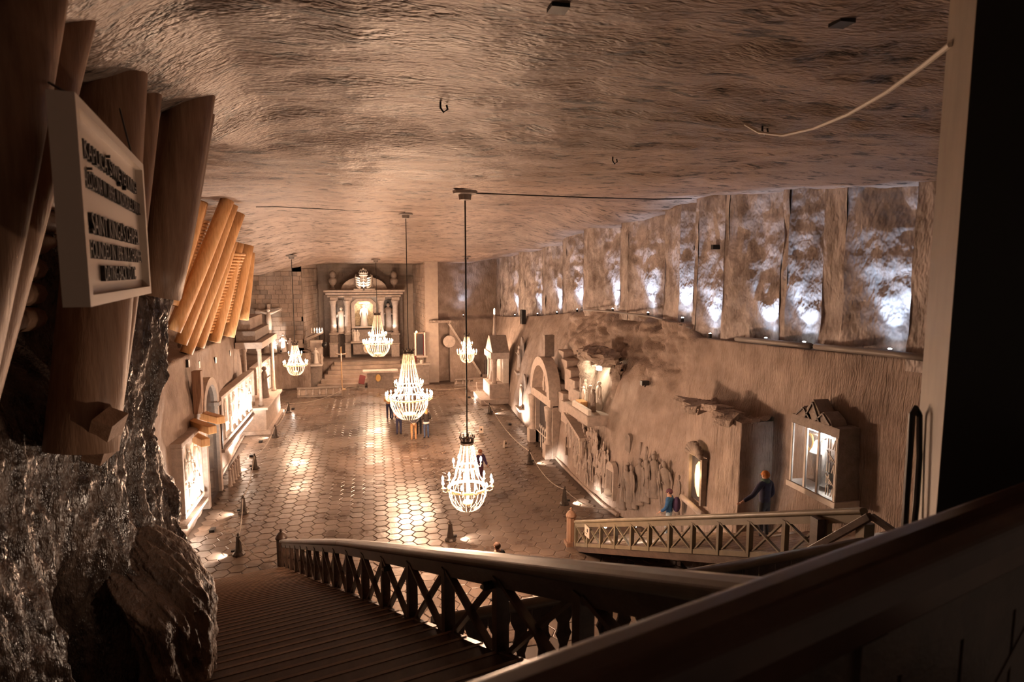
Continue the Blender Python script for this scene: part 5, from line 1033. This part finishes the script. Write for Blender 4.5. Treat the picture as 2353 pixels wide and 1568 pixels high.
def rope(a, b, sag, label):
    a, b = np.asarray(a, float), np.asarray(b, float); pts = [a+(b-a)*t_-UPV*sag*4*t_*(1-t_) for t_ in np.linspace(0, 1, 13)]
    tag(MB().tube(pts, .016, 5).build('barrier_rope', 'rope', origin=a), label, 'rope', 'barrier ropes')
tp = lambda p: np.asarray(p)+UPV*.62
rope(L0+np.array([-.15, .1, .55]), tp(BLt[0]), .40, 'rope from the front stair newel to the nearest bollard')
for i, lb in enumerate(['rope between the two nearest bollards of the arched door side', 'rope between the second and third bollards of the arched door side', 'rope between the third and fourth bollards of the arched door side', 'rope between the two farthest bollards of the arched door side']): rope(tp(BLt[i]), tp(BLt[i+1]), .30, lb)
st_ = atz(1095, 905); b_ = thing('stanchion', 'slim pale stanchion at the far side of the tiled floor', 'stanchion', st_); MB().lathe([(.14, 0), (.14, .03), (.02, .05), (.02, .8), (.04, .84), (.005, .9)], 8, st_).build('pole', 'carvewhite', b_)
mid = atz(865, 905); s2 = atz(945, 905); 
rope(tp(BLt[4]), tp(atz(800, 907)), .35, 'rope along the far edge of the floor on the crucifix side'); rope(tp(atz(800, 907)), tp(s2), .2, 'rope along the far edge of the floor behind the people'); rope(tp(s2), tp(st_), .3, 'rope along the far edge of the floor to the slim stanchion')
for q, lb in ((atz(800, 907), 'slim stanchion at the far edge before the low altar table'), (s2, 'slim stanchion hidden behind the large chandelier')):
    b_ = thing('stanchion', lb, 'stanchion', q); MB().lathe([(.14, 0), (.14, .03), (.02, .05), (.02, .7), (.01, .72)], 8, q).build('pole', 'pipe', b_)
rope(tp(st_), tp(BRt[0]), .35, 'rope from the slim stanchion to the far bollard'); rope(tp(BRt[0]), tp(BRt[1]), .35, 'rope between far bollard and portal bollard'); rope(tp(BRt[1]), tp(BRt[2]), .35, 'rope between portal bollard and crowd relief bollard')
we = onright(1418, 1172); rope(tp(BRt[2]), we+np.array([-.05, 0, .1]), .32, 'rope from the crowd relief bollard to the wall corner')
def notice(p, lab, w_, h_, yaw):
    r_ = thing('notice_board', lab, 'sign', p); e = np.array([math.cos(yaw), math.sin(yaw), 0]); n_ = np.array([-e[1], e[0], 0])
    MB().obox(p+UPV*(h_/2+.05), e*w_/2, n_*.02, UPV*h_/2).build('panel', 'sign', r_); MB().obox(p+UPV*(h_/2+.07)-n_*.024, e*w_*.18, n_*.004, UPV*h_*.14).build('pictogram', 'ink', r_); MB().obox(p+UPV*.03+n_*.06, e*w_/2, n_*.1, UPV*.025).build('foot', 'pipe', r_)
notice(atz(1106, 998), 'small cream notice standing on the floor near the portal bollard', .24, .40, -.2); notice(atz(1162, 1030), 'small cream notice standing on the floor nearer the rope', .22, .36, .5)
sp = R0+NR*1.35+UPV*(KR*1.35+.52)-VR*.09; nb_ = thing('rail_notice', 'small cream notice fixed to the olive railing near its newel', 'sign', sp-UPV*.16); MB().obox(sp, NR*.17, VR*.012, UPV*.17).build('panel', 'sign', nb_)
MB().obox(sp-VR*.014+UPV*.05+NR*.04, NR*.035, VR*.003, UPV*.05).build('pictogram', 'ink', nb_); MB().obox(sp-VR*.014-UPV*.07-NR*.04, NR*.05, VR*.003, UPV*.008).build('mark', 'ink', nb_)
for i, (s, lb) in enumerate(((2.1, 'lit white spotlight under the olive handrail nearer the newel'), (3.9, 'lit white spotlight under the olive handrail farther from the newel'))):
    q = R0+NR*s+UPV*(KR*s+.72)+VR*.12; f_ = thing('rail_spotlight', lb, 'lamp', q); MB().tube([q, q+VR*.1-UPV*.13+NR*-.12], [.03, .04], 8).build('housing', 'pipe', f_); e = q+VR*.1-UPV*.14+NR*-.13; MB().sph(e, .045, 8, 6).build('lens', 'lampwhite', f_, smooth=True); spot('beam', f_, e+VR*.06-UPV*.05, e+VR*1.3-UPV*1.0, 14, WHITE, 110, .8)
# steps of light along the wall side of the right stair
for i in range(4):
    s = 7.0+i*1.2; q = R0+NR*s+UPV*(KR*s+.12)+VR*2.75; f_ = thing('stair_light', 'low wall light beside the olive railing stair, %s from the display case' % ['nearest the floor', 'second up', 'third up', 'topmost'][i], 'lamp', q, 'stair wall lights'); MB().cb(q, (.06, .16, .08)).build('housing', 'pipe', f_); MB().cb(q+np.array([-.035, 0, -.01]), (.01, .12, .05)).build('lens', 'lampwhite', f_); spot('beam', f_, q-VR*.12, q-VR*.9-UPV*.7, 7, WHITE, 100, .8)
# spotlights added to the front railing to brighten the near rock and timber
for i, (s, lb, wt) in enumerate(((12.6, 'small added spotlight under the front handrail to brighten the rock', 26), (15.4, 'small added spotlight under the front handrail to brighten the timber crib', 30))):
    q = L0+NL*s+UPV*(KL*s+.66)-VL*.06; f_ = thing('rail_spotlight', lb, 'lamp', q); MB().tube([q, q-VL*.07], .032, 8).build('housing', 'black', f_); MB().sph(q-VL*.075, .018, 8, 6).build('lens', 'carvewhite', f_, smooth=True)
    spot('beam', f_, q-VL*.12, (-2.1, 4.8+i*.2, 7.4+i*1.2), wt, (1, .72, .52), 95, .9, .06)
# ================================================================ PEOPLE
def skin_mesh(verts, edges, radii, root, sub=1):
    me = bpy.data.meshes.new('b'); me.from_pydata(verts, edges, []); o = bpy.data.objects.new('b', me); COL.objects.link(o); m_ = o.modifiers.new('s', 'SKIN'); m_.use_smooth_shade = True
    for i, r in enumerate(radii): me.skin_vertices[0].data[i].radius = (r, r) if not hasattr(r, '__len__') else r
    for i in range(len(verts)): me.skin_vertices[0].data[i].use_root = (i == root)
    if sub: o.modifiers.new('d', 'SUBSURF').levels = sub
    bpy.context.view_layer.update(); out = bpy.data.meshes.new_from_object(o.evaluated_get(bpy.context.evaluated_depsgraph_get())); bpy.data.objects.remove(o, do_unlink=True); return out
def person(label, loc, h, rz, top, legs, shoes, hair, pose='down', hat=None, extra=None, stride=.0, skin='skin', hairlen=0):
    k = h/1.75; root = thing('person', label, 'person', loc, None, rz); sd = stride
    # facing +Y, x to the right
    V = {'pelvis': (0, 0, .95), 'waist': (0, 0, 1.08), 'chest': (0, .01, 1.30), 'neck0': (0, 0, 1.46), 'neck': (0, .01, 1.53), 'head': (0, .03, 1.62), 'crown': (0, .02, 1.70)}
    E_ = [('pelvis', 'waist'), ('waist', 'chest'), ('chest', 'neck0'), ('neck0', 'neck'), ('neck', 'head'), ('head', 'crown')]
    R = {'pelvis': (.155, .115), 'waist': (.135, .10), 'chest': (.165, .115), 'neck0': (.09, .075), 'neck': .052, 'head': (.078, .098), 'crown': (.062, .078)}
    arms = {'down': [((.20, 0, 1.42), (.25, -.02, 1.14), (.25, .05, .90)), ((-.20, 0, 1.42), (-.25, -.02, 1.14), (-.25, .05, .90))],
            'behind': [((.20, 0, 1.42), (.27, -.08, 1.15), (.06, -.19, .98)), ((-.20, 0, 1.42), (-.27, -.08, 1.15), (-.05, -.20, .96))],
            'front': [((.20, 0, 1.42), (.26, 0, 1.14), (.08, .22, 1.12)), ((-.20, 0, 1.42), (-.26, 0, 1.14), (-.08, .22, 1.14))],
            'rail': [((.20, 0, 1.42), (.25, -.04, 1.15), (.22, .10, .95)), ((-.20, 0, 1.42), (-.36, .08, 1.17), (-.58, .20, 1.02))],
            'walk': [((.20, 0, 1.42), (.25, -.10, 1.16), (.25, .04, .95)), ((-.20, 0, 1.42), (-.25, .06, 1.15), (-.22, .24, 1.0))]}[pose]
    for s, (A_, B_, C_) in zip(('r', 'l'), arms):
        sg_ = 1 if s == 'r' else -1
        V['sh'+s], V['el'+s], V['ha'+s] = A_, B_, C_; E_ += [('neck0', 'sh'+s), ('sh'+s, 'el'+s), ('el'+s, 'ha'+s)]; R['sh'+s], R['el'+s], R['ha'+s] = .062, .046, (.032, .024)
        d = np.array(C_)-np.array(B_); d /= np.linalg.norm(d); V['pa'+s] = tuple(np.array(C_)+d*.07); E_.append(('ha'+s, 'pa'+s)); R['pa'+s] = (.036, .018)
        f_ = sd*(1 if s == 'r' else -1); V['hip'+s] = (sg_*.095, 0, .88); V['kn'+s] = (sg_*.105, .02+f_*.6, .50); V['an'+s] = (sg_*.105, -.02+f_, .085); V['he'+s] = (sg_*.108, -.04+f_, .05); V['to'+s] = (sg_*.125, .17+f_, .035)
        E_ += [('pelvis', 'hip'+s), ('hip'+s, 'kn'+s), ('kn'+s, 'an'+s), ('an'+s, 'to'+s)]; R['hip'+s], R['kn'+s], R['an'+s], R['to'+s] = .095, .066, .05, (.042, .034)
        V.pop('he'+s)
    names = list(V); ix = {n_: i for i, n_ in enumerate(names)}; sc = lambda p: tuple(c*k for c in p)
    rr = [tuple(q*k for q in (R[n_] if hasattr(R[n_], '__len__') else (R[n_], R[n_]))) for n_ in names]
    me = skin_mesh([sc(V[n_]) for n_ in names], [(ix[a], ix[b]) for a, b in E_], rr, 0); me.name = 'body'
    bm = bmesh.new(); bm.from_mesh(me)
    # fingers, thumb, nose, ears
    ex_ = MB()
    for s in 'rl':
        c = np.array(V['pa'+s]); d = c-np.array(V['ha'+s]); d /= np.linalg.norm(d); sd_ = np.cross(d, [0, 0, 1.]) if abs(d[2]) < .8 else np.array([0, 1., 0]); sd_ = sd_/np.linalg.norm(sd_); cu = np.cross(sd_, d)
        for j, L_ in enumerate((.062, .075, .078, .068)):
            b0 = c+sd_*(.024-.016*j); ex_.tube([sc(b0), sc(b0+d*L_*.55), sc(b0+d*L_*.9+cu*.02)], [.0085*k, .008*k, .006*k], 5)
        ex_.tube([sc(c-d*.03+sd_*.03), sc(c+d*.01+sd_*.055), sc(c+d*.04+sd_*.058+cu*.01)], [.010*k, .009*k, .006*k], 5)
    ex_.tube([sc((0, .115, 1.64)), sc((0, .142, 1.615)), sc((0, .118, 1.60))], [.008*k, .015*k, .010*k], 6)
    for s in (-1, 1): ex_.sph(sc((s*.082, .02, 1.625)), (.012*k, .022*k, .032*k), 6, 5); ex_.sph(sc((s*.030, .112, 1.642)), (.012*k, .008*k, .007*k), 6, 4)
    ex_.sph(sc((0, .118, 1.575)), (.024*k, .008*k, .007*k), 6, 4)
    tmp = ex_.mesh('t'); bm.from_mesh(tmp); bm.to_mesh(me); bm.free()
    for m_ in (skin, legs, shoes, top): me.materials.append(M[m_])
    for f in me.polygons:
        c = f.center/k; f.use_smooth = True
        f.material_index = 2 if c.z < .10 else 1 if (c.z < 1.0 and abs(c.x) < .21 and c.y < .16) else 3 if (1.0 <= c.z < 1.47 and abs(c.x) < .24 and c.y < .15) else 0
        if pose != 'down' and c.z < 1.0 and c.y < -.14: f.material_index = 0
    inst('body', me, root)
    # jacket over torso and sleeves
    jn = ['pelvis', 'waist', 'chest', 'neck0', 'shr', 'elr', 'har', 'shl', 'ell', 'hal']; jv = []
    for n_ in jn:
        p = np.array(V[n_]); 
        if n_ == 'pelvis': p = p+np.array([0, 0, -.02])
        if n_ in ('har', 'hal'): q_ = np.array(V['el'+n_[-1]]); p = q_+(p-q_)*.9
        if n_ == 'neck0': p = p-np.array([0, 0, .015])
        jv.append(sc(p))
    je = [(0, 1), (1, 2), (2, 3), (3, 4), (4, 5), (5, 6), (3, 7), (7, 8), (8, 9)]; jr = [(.175, .135), (.155, .12), (.185, .135), (.105, .09), .078, .062, .046, .078, .062, .046]
    jm = skin_mesh(jv, je, [tuple(c*k for c in r) if hasattr(r, '__len__') else (r*k, r*k) for r in jr], 0); jm.name = 'jacket'; jm.materials.append(M[top]); inst('jacket', jm, root)
    hm = MB().sph(sc((0, .005, 1.645)), (.092*k, .108*k, .100*k), 12, 8); hm.v = [(x, y, z if z > 1.60*k or y < 0 else 1.66*k) for x, y, z in hm.v]
    if hairlen: hm.sph(sc((0, -.06, 1.54)), (.085*k, .06*k, .13*k), 10, 6)
    hm.build('hair' if not hat else 'knitted_cap', hat or hair, root, smooth=True, world=False)
    for (nm_, fn, mt_) in (extra or []): fn(MB(), k).build(nm_, mt_, root, smooth=True, world=False)
    return root
for n_, c in dict(tan=(.50, .28, .13), jeans=(.06, .09, .17), navy=(.025, .025, .06), black_cloth=(.02, .018, .02), grey_knit=(.075, .07, .075), pink_beige=(.55, .38, .33), orange_top=(.50, .26, .12), leather=(.03, .022, .018), white_cloth=(.7, .65, .6), blue_jacket=(.03, .12, .30), purple=(.06, .03, .09), orange_cap=(.50, .18, .04), green_scarf=(.10, .16, .13), blonde=(.55, .33, .13), brownhair=(.10, .05, .03), redhair=(.30, .10, .05), pale_jeans=(.35, .45, .52), plum=(.10, .035, .06)).items(): cloth(n_, c)
person('person in a dark grey sweater and tan trousers, hands clasped behind the back', atz(951, 1013), 1.78, .05, 'grey_knit', 'tan', 'tan', 'brownhair', 'behind')
person('person in a short black leather jacket and blue jeans at the group edge', atz(980, 1008), 1.68, .15, 'leather', 'jeans', 'black_cloth', 'blonde', 'front', hairlen=1, extra=[('shirt_hem', lambda m, k: m.lathe([(.185*k, .86*k), (.19*k, .92*k), (.18*k, .97*k)], 14, (0, 0, 0), 1, .78), 'white_cloth')])
person('person in a pink-beige jacket and dark trousers below the large chandelier', atz(917, 1000), 1.72, -.05, 'pink_beige', 'navy', 'black_cloth', 'brownhair', 'front')
person('person in black trousers half hidden behind the tan trousers', atz(963, 1000), 1.65, .1, 'black_cloth', 'black_cloth', 'black_cloth', 'brownhair', 'front')
person('person in an orange top and dark jeans at the far side of the group', atz(894, 964), 1.75, -.25, 'orange_top', 'navy', 'black_cloth', 'brownhair', 'front')
person('person in dark blue standing behind the orange top', atz(906, 963), 1.72, .0, 'navy', 'jeans', 'black_cloth', 'brownhair', 'down')
p = atz(1103, 1032, 1.68); p[2] = 0; person('red-haired person in a purple jacket behind the nearest chandelier', p, 1.68, -2.6, 'purple', 'plum', 'black_cloth', 'redhair', 'walk', stride=.16)
p = atz(1143, 1246, 1.72); p[2] = 0; person('dark haired person standing just beyond the front handrail', p, 1.72, .6, 'black_cloth', 'black_cloth', 'black_cloth', 'brownhair', 'front')
# person in orange cap on the right stair: head at (1758,1113), feet on a tread
best = None
for d_ in np.linspace(.35, 2.2, 60):
    for s in np.linspace(5, 11, 160):
        q = R0+NR*s+VR*d_; q = np.array([q[0], q[1], KR*(math.floor(s/(11.2/33))+1)*(11.2/33)]); u, v, _ = proj(q+UPV*1.74); e = abs(u-1760)+abs(v-1113)
        if best is None or e < best[0]: best = (e, q)
person('person in orange knitted cap, green scarf and navy jacket on the olive railing stair', best[1], 1.74, .35, 'navy', 'black_cloth', 'black_cloth', 'brownhair', 'rail', hat='orange_cap', skin='skin',
       extra=[('scarf', lambda m, k: m.lathe([(.07*k, 1.44*k), (.11*k, 1.46*k), (.115*k, 1.50*k), (.10*k, 1.54*k), (.06*k, 1.55*k)], 12, (0, 0, 0), 1, .9), 'green_scarf')])
p = atz(1538, 1158, 1.95); p[2] = max(0., KR*(R0[1]-p[1])) if p[1] < R0[1] else 0
person('person in a blue jacket with a dark backpack walking past the buttress', p, 1.68, .9, 'blue_jacket', 'pale_jeans', 'white_cloth', 'plum', 'walk', stride=.12, extra=[('backpack', lambda m, k: m.sph((0, -.23*k, 1.25*k), (.16*k, .13*k, .25*k), 12, 8), 'purple')])
